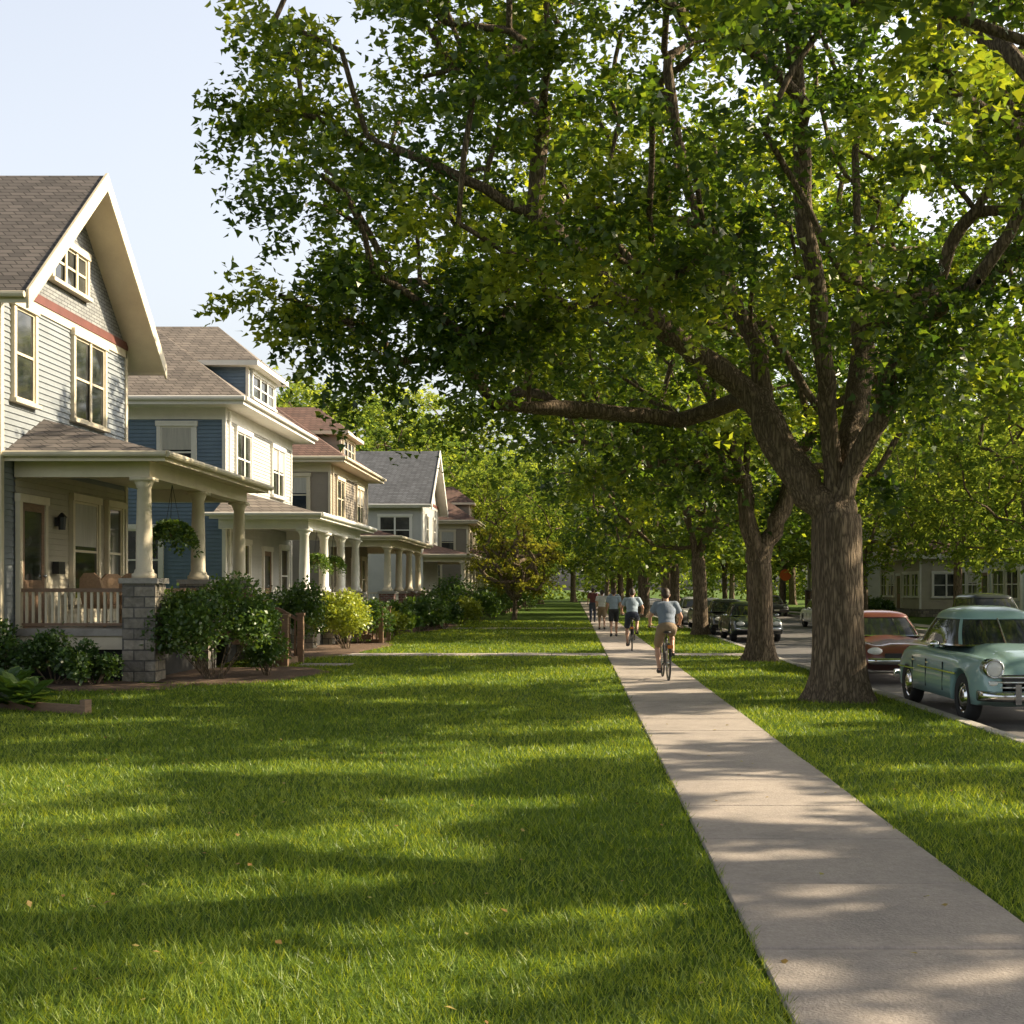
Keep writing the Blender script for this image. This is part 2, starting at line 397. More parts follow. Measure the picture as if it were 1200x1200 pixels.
ex=[q(330,345,-1),q(360,360,-.5),q(400,375,-1),q(450,395,0),q(520,400,.5),q(310,130,-1),q(340,60,0),q(365,240,0),q(570,395,-1),q(420,300,-1),q(640,350,-1.5),q(600,360,-.5),q(460,330,1),q(560,310,-1),q(500,360,-1),
    q(1090,400,-2),q(1140,420,-1.5),q(1180,380,-2.5),q(1060,350,-3),q(720,300,-2.5),q(780,330,-2.8),q(850,280,-3),q(690,260,-3),q(760,250,-3.5)]
def rej(p,r):
    s_=(20+p[1])/20
    px=672+75*(p[0]+BX)/s_; py=690-75*(p[2]-1.75)/s_
    if p[1]<1.0 and 700<px<1040 and py>345: return True
    if p[1]<3 and 830<px<1010 and py>400: return True
    if 1040<=px and py>455: return True
    if px<300: return True
    return False
tm1,V1,t1=make_tree(11,l1,(-1.3,.3,8.9),(7.5,5.2,5.0),215,500,1.1,.122,.36,zmin=4.8,extra=ex,flare=.8,reject=rej,mindist=1.05)
tree("maple_tree","large maple with forked trunk on the grass verge",(BX,20,0),tm1,soup("crown",V1,t1),M_leaf)
l0=[[(0,0,0),(0,0,1.5),(-.1,.1,3)],[(-.1,.1,2.8),(-.5,.8,4.4),(-1.2,2.2,6.2),(-1.9,3.5,7.6),(-2.6,4.5,9)],[(-.1,.1,3),(.5,-.5,5),(1,-1,8)],[(-.1,.1,2.8),(-1.5,-.6,5),(-3.4,-1.4,7.4)],[(-.1,.1,3),(1.5,1.5,5.2),(2.5,2.5,8)]]
tm0,V0,t0=make_tree(5,l0,(-.5,0,8.6),(4.8,3.6,3.4),95,560,.95,.098,.27,zmin=5.4,mindist=.95)
tree("maple_tree","tall maple on the grass verge beside the kerb",(5.0,8.6,0),tm0,soup("crown",V0,t0),M_leaf)
l2=[[(0,0,0),(0,0,1.2),(-.05,0,2.4)],[(-.05,0,2.3),(-.35,0,3.4),(-.5,.2,5),(-1.6,0,7),(-2.6,-.4,9.5)],[(-.05,0,2.4),(.45,.1,3.6),(.9,.3,4.6),(1.6,.6,6.5),(2.6,.9,9)],[(-.35,0,3.4),(-.3,.8,5.2),(0,1.2,8),(0,1.6,11)],[(-.5,.2,5),(-2,.8,6.2),(-4,1,7.4)]]
tm2,V2,t2=make_tree(23,l2,(-.8,0.6,8.8),(6.0,4.8,5.0),140,290,1.15,.18,.27,zmin=4.4,mindist=1.0)
cm2=soup("crown",V2,t2)
T2=tree("maple_tree","maple with forked trunk on the grass verge",(4.55,31,0),tm2,cm2,M_leaf)
l3=[[(0,0,0),(.05,0,1.5),(0,.1,3.2)],[(0,.1,3),(-.7,.2,5),(-1.8,0,8)],[(0,.1,3.2),(.7,-.1,5),(1.6,-.4,8)],[(0,.1,3.2),(.1,.9,5.5),(0,1.4,9)],[(0,.1,3.2),(0,-1,5.3),(.2,-2,8)]]
tm3,V3,t3=make_tree(31,l3,(0,0,8.6),(5.5,5.3,5.4),130,160,1.25,.27,.27,OVAL,zmin=3.8,mindist=.95)
cm3=soup("crown",V3,t3)
tm4,V4,t4=make_tree(37,l3,(0,0,8.2),(4.8,4.8,5.6),115,150,1.2,.28,.24,OVAL,zmin=2.9,pw=2.2,mindist=.95)
cm4=soup("crown",V4,t4)
tm6,V6,t6=make_tree(43,l3,(0,0,8.0),(4.2,4.6,4.6),52,520,1.05,.22,.26,OVAL,zmin=3.6,pw=2.2,mindist=1.35)
cm6=soup("crown",V6,t6)
def plant_trees(lst,lab,tmesh,cmesh,M,group):
    base=None
    for (x,y,s,a) in lst:
        if base is None: base=tree("street_tree" if "verge" in lab else "background_tree",lab,(x,y,0),tmesh,cmesh,M,a,s,group)
        else: copy_thing(base,base.name,(x,y,0),a,s)
plant_trees([(4.8,48.5,.92,1.),(4.5,56.5,(.7,.7,.85),2.9),(4.75,64,1.05,2.2),(4.4,78,.9,4),(4.8,89,1.1,.3),(4.8,110,1,5),(4.8,130,1,1.7),(4.8,152,1.1,3)],"mature tree lining the sidewalk on the grass verge",tm3,cm3,M_leaf,"trees along the near verge")
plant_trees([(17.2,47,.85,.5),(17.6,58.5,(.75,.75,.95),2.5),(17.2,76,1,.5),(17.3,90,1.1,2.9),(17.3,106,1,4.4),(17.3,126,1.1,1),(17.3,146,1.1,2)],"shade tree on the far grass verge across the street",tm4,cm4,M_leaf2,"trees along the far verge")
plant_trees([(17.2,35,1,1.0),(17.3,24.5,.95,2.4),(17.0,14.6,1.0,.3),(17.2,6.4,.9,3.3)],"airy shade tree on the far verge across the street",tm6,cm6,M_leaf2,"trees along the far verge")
cmf=soup("crown",V3,t3)
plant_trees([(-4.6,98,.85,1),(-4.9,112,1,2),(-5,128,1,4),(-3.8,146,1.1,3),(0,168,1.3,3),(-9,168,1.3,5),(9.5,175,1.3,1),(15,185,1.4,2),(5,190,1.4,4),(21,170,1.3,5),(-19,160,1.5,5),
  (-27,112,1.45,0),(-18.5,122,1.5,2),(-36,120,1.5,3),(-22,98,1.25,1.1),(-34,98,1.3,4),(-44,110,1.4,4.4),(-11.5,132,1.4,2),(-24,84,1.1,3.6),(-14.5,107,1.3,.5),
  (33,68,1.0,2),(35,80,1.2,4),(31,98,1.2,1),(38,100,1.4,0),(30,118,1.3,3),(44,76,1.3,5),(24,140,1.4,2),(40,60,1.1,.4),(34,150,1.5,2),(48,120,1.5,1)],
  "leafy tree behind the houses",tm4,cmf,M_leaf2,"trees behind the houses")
r=np.random.default_rng(77); nW=1100
seg=r.integers(0,3,nW); cx=np.where(seg==0,r.uniform(-75,75,nW),np.where(seg==1,-r.uniform(46,60,nW),r.uniform(52,66,nW))); cy=np.where(seg==0,r.uniform(202,216,nW),r.uniform(70,205,nW)); cz=r.uniform(.5,11,nW)
ci=np.repeat(np.arange(nW),110); P=np.stack([cx,cy,cz],1)[ci]+r.normal(0,1.15,(nW*110,3))
P[:,2]=np.maximum(P[:,2],.1)
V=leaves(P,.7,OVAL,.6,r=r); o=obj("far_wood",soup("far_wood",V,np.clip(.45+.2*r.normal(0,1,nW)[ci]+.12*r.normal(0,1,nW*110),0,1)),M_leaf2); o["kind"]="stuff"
tm5,V5,t5=make_tree(41,[[(0,0,0),(0,0,.8),(.05,0,1.3)],[(0,0,1.1),(-.6,.2,2.2),(-1.4,.3,3.6)],[(0,0,1.2),(.6,-.2,2.4),(1.3,0,3.6)],[(0,0,1.2),(.1,.4,3),(0,.5,4.6)]],(0,0,3.3),(2.4,2.2,2.0),46,110,.7,.17,.10,OVAL,zmin=1.5,pw=2,mindist=1.1,bias=.5)
cm5=soup("crown",V5,t5)
tree("ornamental_tree","small airy bronze green tree in a front lawn",(-3.3,72,0),tm5,cm5,M_redleaf,group="front yard trees",cat="tree")
cm5b=soup("crown",V5,t5)
tree("ornamental_tree","small green leafy tree in a front lawn",(-4.0,88,0),tm5,cm5b,M_leaf2,1.4,1.1,group="front yard trees",cat="tree")

# ------------------------------------------------------------------ ground, paths, street
g=MB()
xs=[(-900,0),(5.2,0),(5.2,-.16),(14.8,-.16),(14.8,0),(900,0)]
for (a,za),(b,zb) in zip(xs[:-1],xs[1:]): g.poly([(a,-120,za),(b,-120,zb),(b,1500,zb),(a,1500,za)])
struct("ground",g,M_ground)
r_=MB(); r_.poly([(5.24,-120,-.125),(14.76,-120,-.125),(14.76,1500,-.125),(5.24,1500,-.125)]); struct("road",r_,M_asph)
k=MB()
for i in range(-10,80):
    k.box(5.06,i*3,-.15,5.235,i*3+2.985,.018); k.box(14.765,i*3,-.15,14.94,i*3+2.985,.018)
struct("kerb",k,M_conc2)
def slabs(mb,x0,x1,y0,y1,L,ax='y',z=.022):
    a0,a1=(y0,y1) if ax=='y' else (x0,x1)
    n=max(1,round((a1-a0)/L)); L=(a1-a0)/n; g_=.009; bv=.010
    for i in range(n):
        s0,s1=a0+i*L+g_,a0+(i+1)*L-g_
        X0,X1,Y0,Y1=(x0,x1,s0,s1) if ax=='y' else (s0,s1,y0,y1)
        dz=random.uniform(-.004,.004)
        bt=[(X0,Y0,-.02),(X1,Y0,-.02),(X1,Y1,-.02),(X0,Y1,-.02)]
        md=[(X0,Y0,z-.008+dz),(X1,Y0,z-.008+dz),(X1,Y1,z-.008+dz),(X0,Y1,z-.008+dz)]
        tp=[(X0+bv,Y0+bv,z+dz),(X1-bv,Y0+bv,z+dz),(X1-bv,Y1-bv,z+dz),(X0+bv,Y1-bv,z+dz)]
        mb.grid([bt,md,tp],True); mb.poly(tp)
s=MB(); slabs(s,.88,2.34,-6,33.2,1.33); slabs(s,.88,2.34,34.6,170,1.33); slabs(s,.88,2.34,33.2,34.6,1.4); struct("sidewalk",s,M_conc)
s=MB(); slabs(s,-6.4,.86,33.25,34.55,1.4,'x',.018); slabs(s,2.36,5.04,33.25,34.55,1.4,'x',.018); slabs(s,-6.3,-5.1,29.0,29.9,1.2,'x',.016)
slabs(s,-6,.86,56,57.2,1.4,'x',.018); struct("path",s,M_conc)
s=MB(); slabs(s,15.9,17,-6,150,1.5); struct("pavement",s,M_conc)
mbd=MB()
def bed(cx,cy,rx,ry,z=.03,n=26):
    ring=[];mid=[]
    for j in range(n):
        t=2*math.pi*j/n; w=1+.12*math.sin(3*t+cx)+.07*math.sin(7*t)
        ring.append((cx+rx*w*math.cos(t),cy+ry*w*math.sin(t),.003)); mid.append((cx+rx*w*.9*math.cos(t),cy+ry*w*.9*math.sin(t),z))
    mbd.grid([ring,mid],True); mbd.poly(mid)
bed(-7.0,26,1.9,2.6); bed(-9.6,22.9,2.6,1.25); bed(-7.0,37.5,1.4,5.5); bed(-6.8,58,1.4,7)
struct("mulch_bed",mbd,M_mulch)

def grass(N,ylo,yhi,seed):
    r=np.random.default_rng(seed)
    a=.2
    u=r.uniform(0,1,N); Y=(ylo**a+u*(yhi**a-ylo**a))**(1/a)
    X=r.uniform(-.52*Y-1,.40*Y+1.2,N)
    e1=.87+.02*np.sin(Y*5.1)+.015*np.sin(Y*13); e2=2.35-.02*np.sin(Y*4.3)-.015*np.sin(Y*11)
    ok=~((X>e1+.02)&(X<e2-.02))&(X<5.06)&~((Y>33.25)&(Y<34.55)&(X>-6.4))&~((Y>29.0)&(Y<29.9)&(X>-6.3)&(X<-5.1))&(X>-11)
    for cx,cy,rx,ry in [(-7.0,26,1.8,2.5),(-9.6,22.9,2.5,1.2),(-7.0,37.5,1.3,5.3),(-6.8,58,1.3,6.8)]:
        ok&=(((X-cx)/rx)**2+((Y-cy)/ry)**2)>1
    X=X[ok];Y=Y[ok]; n=len(X)
    w=(.0032+.0006*Y)*r.uniform(.7,1.3,n); patch=.5+.5*np.sin(X*1.7+np.sin(Y*.9)*2)*np.cos(Y*1.3+X*.6)
    h=(.026+.024*r.uniform(0,1,n)+.016*patch)*(1+Y*.006)
    th=r.uniform(0,2*np.pi,n); c,s_=np.cos(th),np.sin(th)
    la=r.uniform(0,2*np.pi,n); lm=h*r.uniform(.2,1.3,n)
    V=np.zeros((n,3,3))
    V[:,0]=np.stack([X-c*w/2,Y-s_*w/2,np.zeros(n)],1); V[:,1]=np.stack([X+c*w/2,Y+s_*w/2,np.zeros(n)],1)
    V[:,2]=np.stack([X+np.cos(la)*lm,Y+np.sin(la)*lm,h],1)
    lowf=np.sin(X*.8+1)*np.sin(Y*.5)+.6*np.sin(X*2.3+Y*1.1)
    tint=np.clip(.48+.13*lowf+.28*r.normal(0,1,n),0,1)
    return V,tint
V,t=grass(450000,4.2,70,3)
o=obj("grass",soup("grass",V,t),M_grass); o["kind"]="stuff"
r=np.random.default_rng(9); Y=r.uniform(4.5,24,260); X=r.uniform(-.45*Y,.36*Y); X=np.minimum(X,5)
P=np.stack([X,Y,np.where((X>.87)&(X<2.35),.03,.06)],1)
V=leaves(P,.045,OVAL,3.0,r=r); o=obj("fallen_leaves",soup("fallen_leaves",V,r.uniform(0,1,260)),leafmat("leaf_dry",(.2,.12,.04),(.3,.21,.07),(.36,.34,.1),.1)); o["kind"]="stuff"

# ------------------------------------------------------------------ shrubs
def shrub(name,label,loc,rx,ry,h,n,leaf,M,seed,shape=OVAL,lump=.16,group="shrubs by the porches",up=.5):
    r=np.random.default_rng(seed)
    nb=max(8,int(rx*14)); d=norm(r.normal(0,1,(nb,3))); d[:,2]=np.abs(d[:,2])*1.0-.15
    bc=d*np.array([rx,ry,h*.5])*.72+np.array([0,0,h*.48]); br=r.uniform(.24,.42,nb)*min(rx,ry,h*.6)*1.2
    ci=r.integers(0,nb,n); dd=norm(r.normal(0,1,(n,3)))
    P=bc[ci]+dd*(br[ci]*r.uniform(.45,1.15,n)**.6)[:,None]+r.normal(0,.04,(n,3))
    P[:,2]=np.maximum(P[:,2],.04)
    V=leaves(P,leaf,shape,up,dd*.7+np.array([0,0,.3]),0,r)
    tint=np.clip(.45+.12*r.normal(0,1,nb)[ci]+.15*r.normal(0,1,n),0,1)
    o=root(name,label,"shrub",loc,0,group)
    mb=MB()
    for i in range(min(nb,14)): mb.cyl((bc[i][0]*.15,bc[i][1]*.15,0),tuple(bc[i]),.014,.006,5)
    obj("stem",mb,M_bark,o); obj("foliage",soup("foliage",V,tint),M,o)
    return o
shrub("shrub","large leafy green shrub beside the stone porch pier",(-6.9,24.6,0),1.3,1.0,2.1,13000,.085,M_bush,1)
shrub("shrub","small shrub in the mulch at the porch foot",(-6.1,25.5,0),.6,.6,.8,2600,.08,M_bush,2)
shrub("shrub","low dark shrub under the porch railing",(-9.4,23.2,0),.75,.6,.95,4000,.085,M_leafd,3)
shrub("shrub","low dark shrub under the porch railing",(-10.7,23.4,0),.8,.7,1.15,4000,.085,M_leafd,4)
shrub("shrub","low dark shrub under the porch railing",(-8.6,23.0,0),.45,.45,.6,1800,.08,M_bush,5)
shrub("shrub","leafy shrub beside the wooden porch steps",(-6.9,31.6,0),.95,.9,2.0,6000,.09,M_bush,6)
shrub("shrub","bright yellow green shrub in the front bed",(-6.5,36.8,0),1.1,.95,1.75,6500,.10,M_leafy,7)
shrub("shrub","green shrub beside the porch columns",(-6.7,40.5,0),1.0,1.0,1.45,3500,.11,M_bush,8)
shrub("shrub","bright yellow green shrub in the front bed",(-6.3,44,0),.7,.7,1.0,2200,.11,M_leafy,9)
for i,(x,y,rx,h,M) in enumerate([(-6.6,48,.9,1.2,M_bush),(-6.2,52,1.1,1.5,M_bush),(-5.6,55,.9,1.1,M_leafd),(-6.5,59,1.3,1.6,M_bush),(-5.6,63,1.2,1.3,M_leafy),(-5,67,1.3,1.6,M_bush),(-4.8,76,1.4,1.8,M_bush),(-5,88,1.6,2.2,M_bush),(-6.5,71,1.4,2.4,M_bush),(-3.6,101,1.4,2,M_bush),(-5.5,94,1.8,2.6,M_bush)]):
    shrub("shrub","rounded green shrub along the front lawns",(x,y,0),rx,rx,h,2400,.16,M,20+i)
for i,(x,y,rx,h,M) in enumerate([(19.6,62,1.0,.8,M_bush),(18.9,80,1.3,1.1,M_bush),(19,86,1.3,1.3,M_leafy)]):
    shrub("shrub","clipped green shrub by the houses across the street",(x,y,0),rx,rx,h,2200,.18,M,50+i,group="shrubs across the street")
def hosta(loc,sc,seed):
    r=np.random.default_rng(seed); n=70; a=r.uniform(0,2*np.pi,n); e=r.uniform(.2,1.1,n)
    o=root("hosta_plant","broad leaved green hosta plant at the bed edge","plant",loc,0,"hosta plants")
    mb=MB()
    for i in range(n):
        d=Vector((math.cos(a[i])*math.cos(e[i]),math.sin(a[i])*math.cos(e[i]),math.sin(e[i]))); sd=Vector((-math.sin(a[i]),math.cos(a[i]),0)); L=sc*r.uniform(.5,.9)
        b=d*L*.35; up=Vector((0,0,1))
        pts=[b,b+d*L*.25+sd*L*.2+up*.03,b+d*L*.5+sd*L*.16,b+d*L*.8-up*L*.2,b+d*L*.5-sd*L*.16,b+d*L*.25-sd*L*.2+up*.03]
        mb.poly(pts)
    me=mb.mesh("foliage"); at=me.attributes.new("tint",'FLOAT','POINT'); at.data.foreach_set("value",np.repeat(r.uniform(.2,1,n),6).astype(np.float32))
    obj("foliage",me,M_bush,o)
hosta((-8.0,18.6,0),.75,1); hosta((-8.7,19.4,0),.8,2); hosta((-9.1,20.6,0),.8,3); hosta((-8.9,18.0,0),.8,4)
o=root("garden_edging","weathered wooden edging board at the planting bed","edging",(-7.6,18.3,0),math.radians(-28))
mb=MB(); mb.box(-1.1,-.05,0,.9,.05,.12); mb.box(.84,-.06,0,.94,.06,.2); obj("board",mb,M_wood,o)

# ------------------------------------------------------------------ houses
PITCH=.115
def siding(mb,F,u0,u1,z0,z1,span=None):
    n=int(round((z1-z0)/PITCH)); p=(z1-z0)/n
    for i in range(n):
        a=z0+i*p; b=a+p
        if span:
            s0,s1=span(a); t0,t1=span(b)
        else: s0,s1=t0,t1=u0,u1
        mb.poly([F(s0,a,.028),F(s1,a,.028),F(t1,b,.004),F(t0,b,.004)])
        mb.poly([F(s0,a,.004),F(s1,a,.004),F(s1,a,.028),F(s0,a,.028)])
def fbox(mb,F,u0,z0,d0,u1,z1,d1):
    a=F(u0,z0,d0); b=F(u1,z1,d1); mb.box(*a,*b)
def window(H,F,u,z,w,h,trim,n=1,curtain=False,muntin=False,sill=True):
    p=MB(); fr=MB()
    x0=u-w/2; ww=w/n
    fbox(p,F,x0,z,.03,x0+w,z+h,.044)
    t=.11
    fbox(fr,F,x0-t,z-.0,.0,x0,z+h,.095); fbox(fr,F,x0+w,z-.0,.0,x0+w+t,z+h,.095)
    fbox(fr,F,x0-t-.03,z+h,.0,x0+w+t+.03,z+h+.15,.12); fbox(fr,F,x0-t-.05,z-.08,.0,x0+w+t+.05,z,.15)
    for i in range(n):
        a=x0+i*ww
        if i: fbox(fr,F,a-.05,z,.0,a+.05,z+h,.093)
        fbox(fr,F,a+.05,z+h*.5-.025,.035,a+ww-.05,z+h*.5+.025,.07)
        fbox(fr,F,a+.0,z,.035,a+.05,z+h,.065); fbox(fr,F,a+ww-.05,z,.035,a+ww,z+h,.065)
        fbox(fr,F,a+.05,z,.035,a+ww-.05,z+.05,.065); fbox(fr,F,a+.05,z+h-.05,.035,a+ww-.05,z+h,.065)
    W=obj("window",p,M_glass,H); obj("frame",fr,trim,W)
    if curtain:
        c=MB()
        for i in range(n): fbox(c,F,x0+i*ww+.05,z+h*.55,.034,x0+(i+1)*ww-.05,z+h-.05,.05)
        obj("blind",c,M_curtain,W)
def column(H,x,y,z0,z1,M,r=.13,pier=None,pz=1.9,pw=.3):
    c=MB()
    c.lathe((x,y,0),[(.001,z0),(r*1.5,z0),(r*1.5,z0+.08),(r*1.25,z0+.10),(r*1.15,z0+.16),(r*1.02,z0+.18),(r,z0+.4*(z1-z0)),(r*.84,z1-.2),(r*.95,z1-.19),(r*.95,z1-.16),(r*1.2,z1-.09),(r*1.2,z1-.07)],20)
    c.box(x-r*1.4,y-r*1.4,z1-.07,x+r*1.4,y+r*1.4,z1)
    C=obj("column",c,M,H,True)
    if pier:
        p=MB(); p.box(x-pw,y-pw,-.1,x+pw,y+pw,pz); P=obj("pier",p,pier,H)
        q_=MB(); q_.box(x-pw-.05,y-pw-.05,pz,x+pw+.05,y+pw+.05,pz+.1); obj("cap",q_,M_conc2,P)
def railing(H,p0,p1,z,h,M,Mr,sp=.12):
    mb=MB(); p0=Vector((*p0,0));p1=Vector((*p1,0)); L=(p1-p0).length; n=int(L/sp); d=(p1-p0)/L
    for i in range(1,n):
        p=p0+d*(i*L/n); mb.box(p.x-.022,p.y-.022,z+.1,p.x+.022,p.y+.022,z+h-.06)
    R=obj("railing",mb,M,H); t=MB()
    for zz,w,hh in ((z+h-.06,.05,.07),(z+.05,.035,.05)):
        if abs(d.x)>abs(d.y): t.box(p0.x,p0.y-w,zz,p1.x,p0.y+w,zz+hh)
        else: t.box(p0.x-w,p0.y,zz,p0.x+w,p1.y,zz+hh)
    obj("handrail",t,Mr,R)
def porch(H,y0,y1,pd,cols,fz,ez,tz,trim,roofm,colM,pier,railM,railR,steps=None,inset=1.5,pz=1.9,gapstep=None,side=True,rail_z=.75):
    ov=.55
    f=MB(); f.box(.0,y0-.15,fz-.14,pd+.2,y1+.15,fz); obj("porch_floor",f,M_conc2,H)
    f=MB(); f.box(.0,y0-.08,fz-.40,pd+.13,y1+.08,fz-.14); obj("porch_skirt",f,trim,H)
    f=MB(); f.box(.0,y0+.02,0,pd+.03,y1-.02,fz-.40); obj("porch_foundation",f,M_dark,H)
    cz=ez-.36
    b=MB(); b.box(pd-.15,y0-.15,cz,pd+.15,y1+.15,ez-.06); b.box(0.05,y0-.15,cz,pd-.15,y0+.13,ez-.06); b.box(0.05,y1-.13,cz,pd-.15,y1+.15,ez-.06)
    obj("porch_beam",b,trim,H)
    s=MB(); s.box(.03,y0-ov,ez-.06,pd+ov,y1+ov,ez-.02); obj("porch_ceiling",s,trim,H)
    fa=MB(); X=pd+ov
    fa.box(X,y0-ov-.03,ez-.10,X+.03,y1+ov+.03,ez+.08); fa.box(-.1,y0-ov-.03,ez-.10,X,y0-ov,ez+.08); fa.box(-.1,y1+ov,ez-.10,X,y1+ov+.03,ez+.08)
    fa.cyl((X+.08,y0-ov-.1,ez+.03),(X+.08,y1+ov+.1,ez+.03),.065,.065,10); fa.cyl((-.2,y0-ov-.09,ez+.03),(X+.08,y0-ov-.09,ez+.03),.06,.06,10)
    obj("gutter",fa,trim,H)
    e=ez+.06; X=pd+ov+.04; A=(X,y0-ov-.04,e); B=(X,y1+ov+.04,e); C=(0.0,y1-inset,tz); D=(0.0,y0+inset,tz)
    r=MB(); r.poly([A,B,C,D]); r.poly([A,D,(0.0,y0-ov-.04,e)]); r.poly([B,(0.0,y1+ov+.04,e),C])
    R=obj("porch_roof",r,roofm,H)
    for y in cols: column(H,pd,y,(pz+.1) if pier else fz,cz,colM,.15,pier,pz,.31)
    if railM:
        ys=sorted(cols)
        for a,b_ in zip(ys[:-1],ys[1:]):
            if gapstep and a<gapstep<b_: continue
            railing(H,(pd,a+.2),(pd,b_-.2),fz,rail_z,railM,railR)
        if side: railing(H,(.1,cols[0]),(pd-.25,cols[0]),fz,rail_z,railM,railR)
    if steps is not None:
        sm=MB(); n=6; rise=fz/n
        for i in range(n-1):
            zt=fz-rise*(i+1); sm.box(pd+.21+i*.29,steps-.75,0 if i==n-2 else zt-rise,pd+.21+(i+1)*.29,steps+.75,zt)
        S=obj("steps",sm,M_wood,H)
        for sy in (steps-.82,steps+.82):
            h=MB()
            x1=pd+.25+5*.29
            h.box(x1-.07,sy-.07,0,x1+.07,sy+.07,1.12); h.box(x1-.1,sy-.1,1.12,x1+.1,sy+.1,1.18)
            rows=[]
            for (x,zb,zt) in ((pd+.25,fz+.72,fz+.8),(x1,.95,1.03)):
                rows.append([(x,sy-.04,zb),(x,sy+.04,zb),(x,sy+.04,zt),(x,sy-.04,zt)])
            h.grid(rows,True,True)
            for i in range(1,11):
                t=i/11; x=pd+.25+t*(x1-pd-.25); zz=(fz+.74)*(1-t)+.97*t; h.box(x-.018,sy-.018,max(.1,(fz-.0)*(1-t)),x+.018,sy+.018,zz)
            obj("stair_railing",h,M_wood,H)
def dormer(H,xf,yc,w,zb,zt,zp,xback,wallM,trim,roofM):
    w2=w/2
    mb=MB(); F=lambda u,z,d:(xf+d,u,z); siding(mb,F,yc-w2,yc+w2,zb,zt)
    for sgn in (-1,1):
        F2=lambda u,z,d,s=sgn:(u,yc+s*(w2+d),z); siding(mb,F2,xback,xf,zb,zt)
    D=obj("dormer",mb,wallM,H)
    F=lambda u,z,d:(xf+d,u,z)
    window(D,F,yc,zb+.3,w*.8,(zt-zb)-.6,trim,3)
    ov=.4; r=MB(); x=xf+ov; a=(x,yc-w2-ov,zt);b=(x,yc+w2+ov,zt);c=(xback,yc+w2+ov,zt);d=(xback,yc-w2-ov,zt)
    p=(xf-w2*.8,yc,zp); p2=(xback,yc,zp)
    r.poly([a,b,p]); r.poly([a,p,p2,d]); r.poly([b,c,p2,p]); R=obj("dormer_roof",r,roofM,D)
    f=MB(); f.box(xback,yc-w2-ov,zt-.16,x,yc+w2+ov,zt-.01); obj("eave",f,trim,D)
    for s_ in(-1,1): 
        cb=MB(); cb.box(xf-.05,yc+s_*w2-.06,zb,xf+.045,yc+s_*w2+.06,zt-.16); obj("corner_board",cb,trim,D)
def hipbox(mb,y0,y1,x0,x1,ez,pz,ov):
    X0,X1,Y0,Y1=x0-ov,x1+ov,y0-ov,y1+ov
    w=min(X1-X0,Y1-Y0)/2; cy=(Y0+Y1)/2; 
    pa=(X1-w,cy,pz); pb=(X0+w,cy,pz)
    if X1-X0<Y1-Y0:
        cx=(X0+X1)/2; pa=(cx,Y1-w,pz); pb=(cx,Y0+w,pz)
        mb.poly([(X1,Y0,ez),(X1,Y1,ez),pa,pb]); mb.poly([(X0,Y1,ez),(X0,Y0,ez),pb,pa]); mb.poly([(X0,Y0,ez),(X1,Y0,ez),pb]); mb.poly([(X1,Y1,ez),(X0,Y1,ez),pa]); return
    mb.poly([(X1,Y0,ez),(X1,Y1,ez),pa]); mb.poly([(X0,Y1,ez),(X0,Y0,ez),pb]); mb.poly([(X0,Y0,ez),(X1,Y0,ez),pa,pb]); mb.poly([(X1,Y1,ez),(X0,Y1,ez),pb,pa])
def walls(H,hw,dep,z0,z1,sideM,frontM,trim,sm0=None):
    mb=MB(); siding(mb,lambda u,z,d:(d,u,z),-hw,hw,z0,z1); obj("wall",mb,frontM,H)
    mb=MB()
    for s_ in (-1,1): siding(mb,lambda u,z,d,s_=s_:(u,s_*(hw+d),z),-dep,0,z0,z1)
    siding(mb,lambda u,z,d:(-dep-d,u,z),-hw,hw,z0,z1); obj("wall",mb,sideM,H)
    for s_ in (-1,1):
        for (a,b) in ((-.06,.05),(-dep-.05,-dep+.06)):
            cb=MB(); cb.box(a,s_*hw-.07,z0,b,s_*hw+.07,z1); obj("corner_board",cb,trim,H)
    f=MB(); f.box(-dep+.02,-hw+.02,-.1,-.02,hw-.02,z0); obj("foundation",f,M_stone,H)
def door(H,F,u,z,w,h,trim,M=None):
    d=MB(); fbox(d,F,u-w/2,z,.0,u+w/2,z+h,.05)
    fbox(d,F,u-w/2+.0,z+h*.0,.05,u-w/2+.13,z+h,.065); fbox(d,F,u+w/2-.13,z,.05,u+w/2,z+h,.065); fbox(d,F,u-w/2+.13,z+h-.15,.05,u+w/2-.13,z+h,.065); fbox(d,F,u-w/2+.13,z,.05,u+w/2-.13,z+.9,.063)
    D=obj("door",d,M or M_wood,H)
    g_=MB(); fbox(g_,F,u-w/2+.14,z+.92,.05,u+w/2-.14,z+h-.16,.058); obj("pane",g_,M_glass,D)
    f=MB(); t=.13; fbox(f,F,u-w/2-t,z,.0,u-w/2,z+h,.09); fbox(f,F,u+w/2,z,.0,u+w/2+t,z+h,.09); fbox(f,F,u-w/2-t-.03,z+h,.0,u+w/2+t+.03,z+h+.16,.11); obj("frame",f,trim,D)
    k=MB(); c=F(u+w/2-.07,z+1.0,.1); k.ell(c,(.035,.035,.035),10,6); obj("handle",k,M_chrome,D)
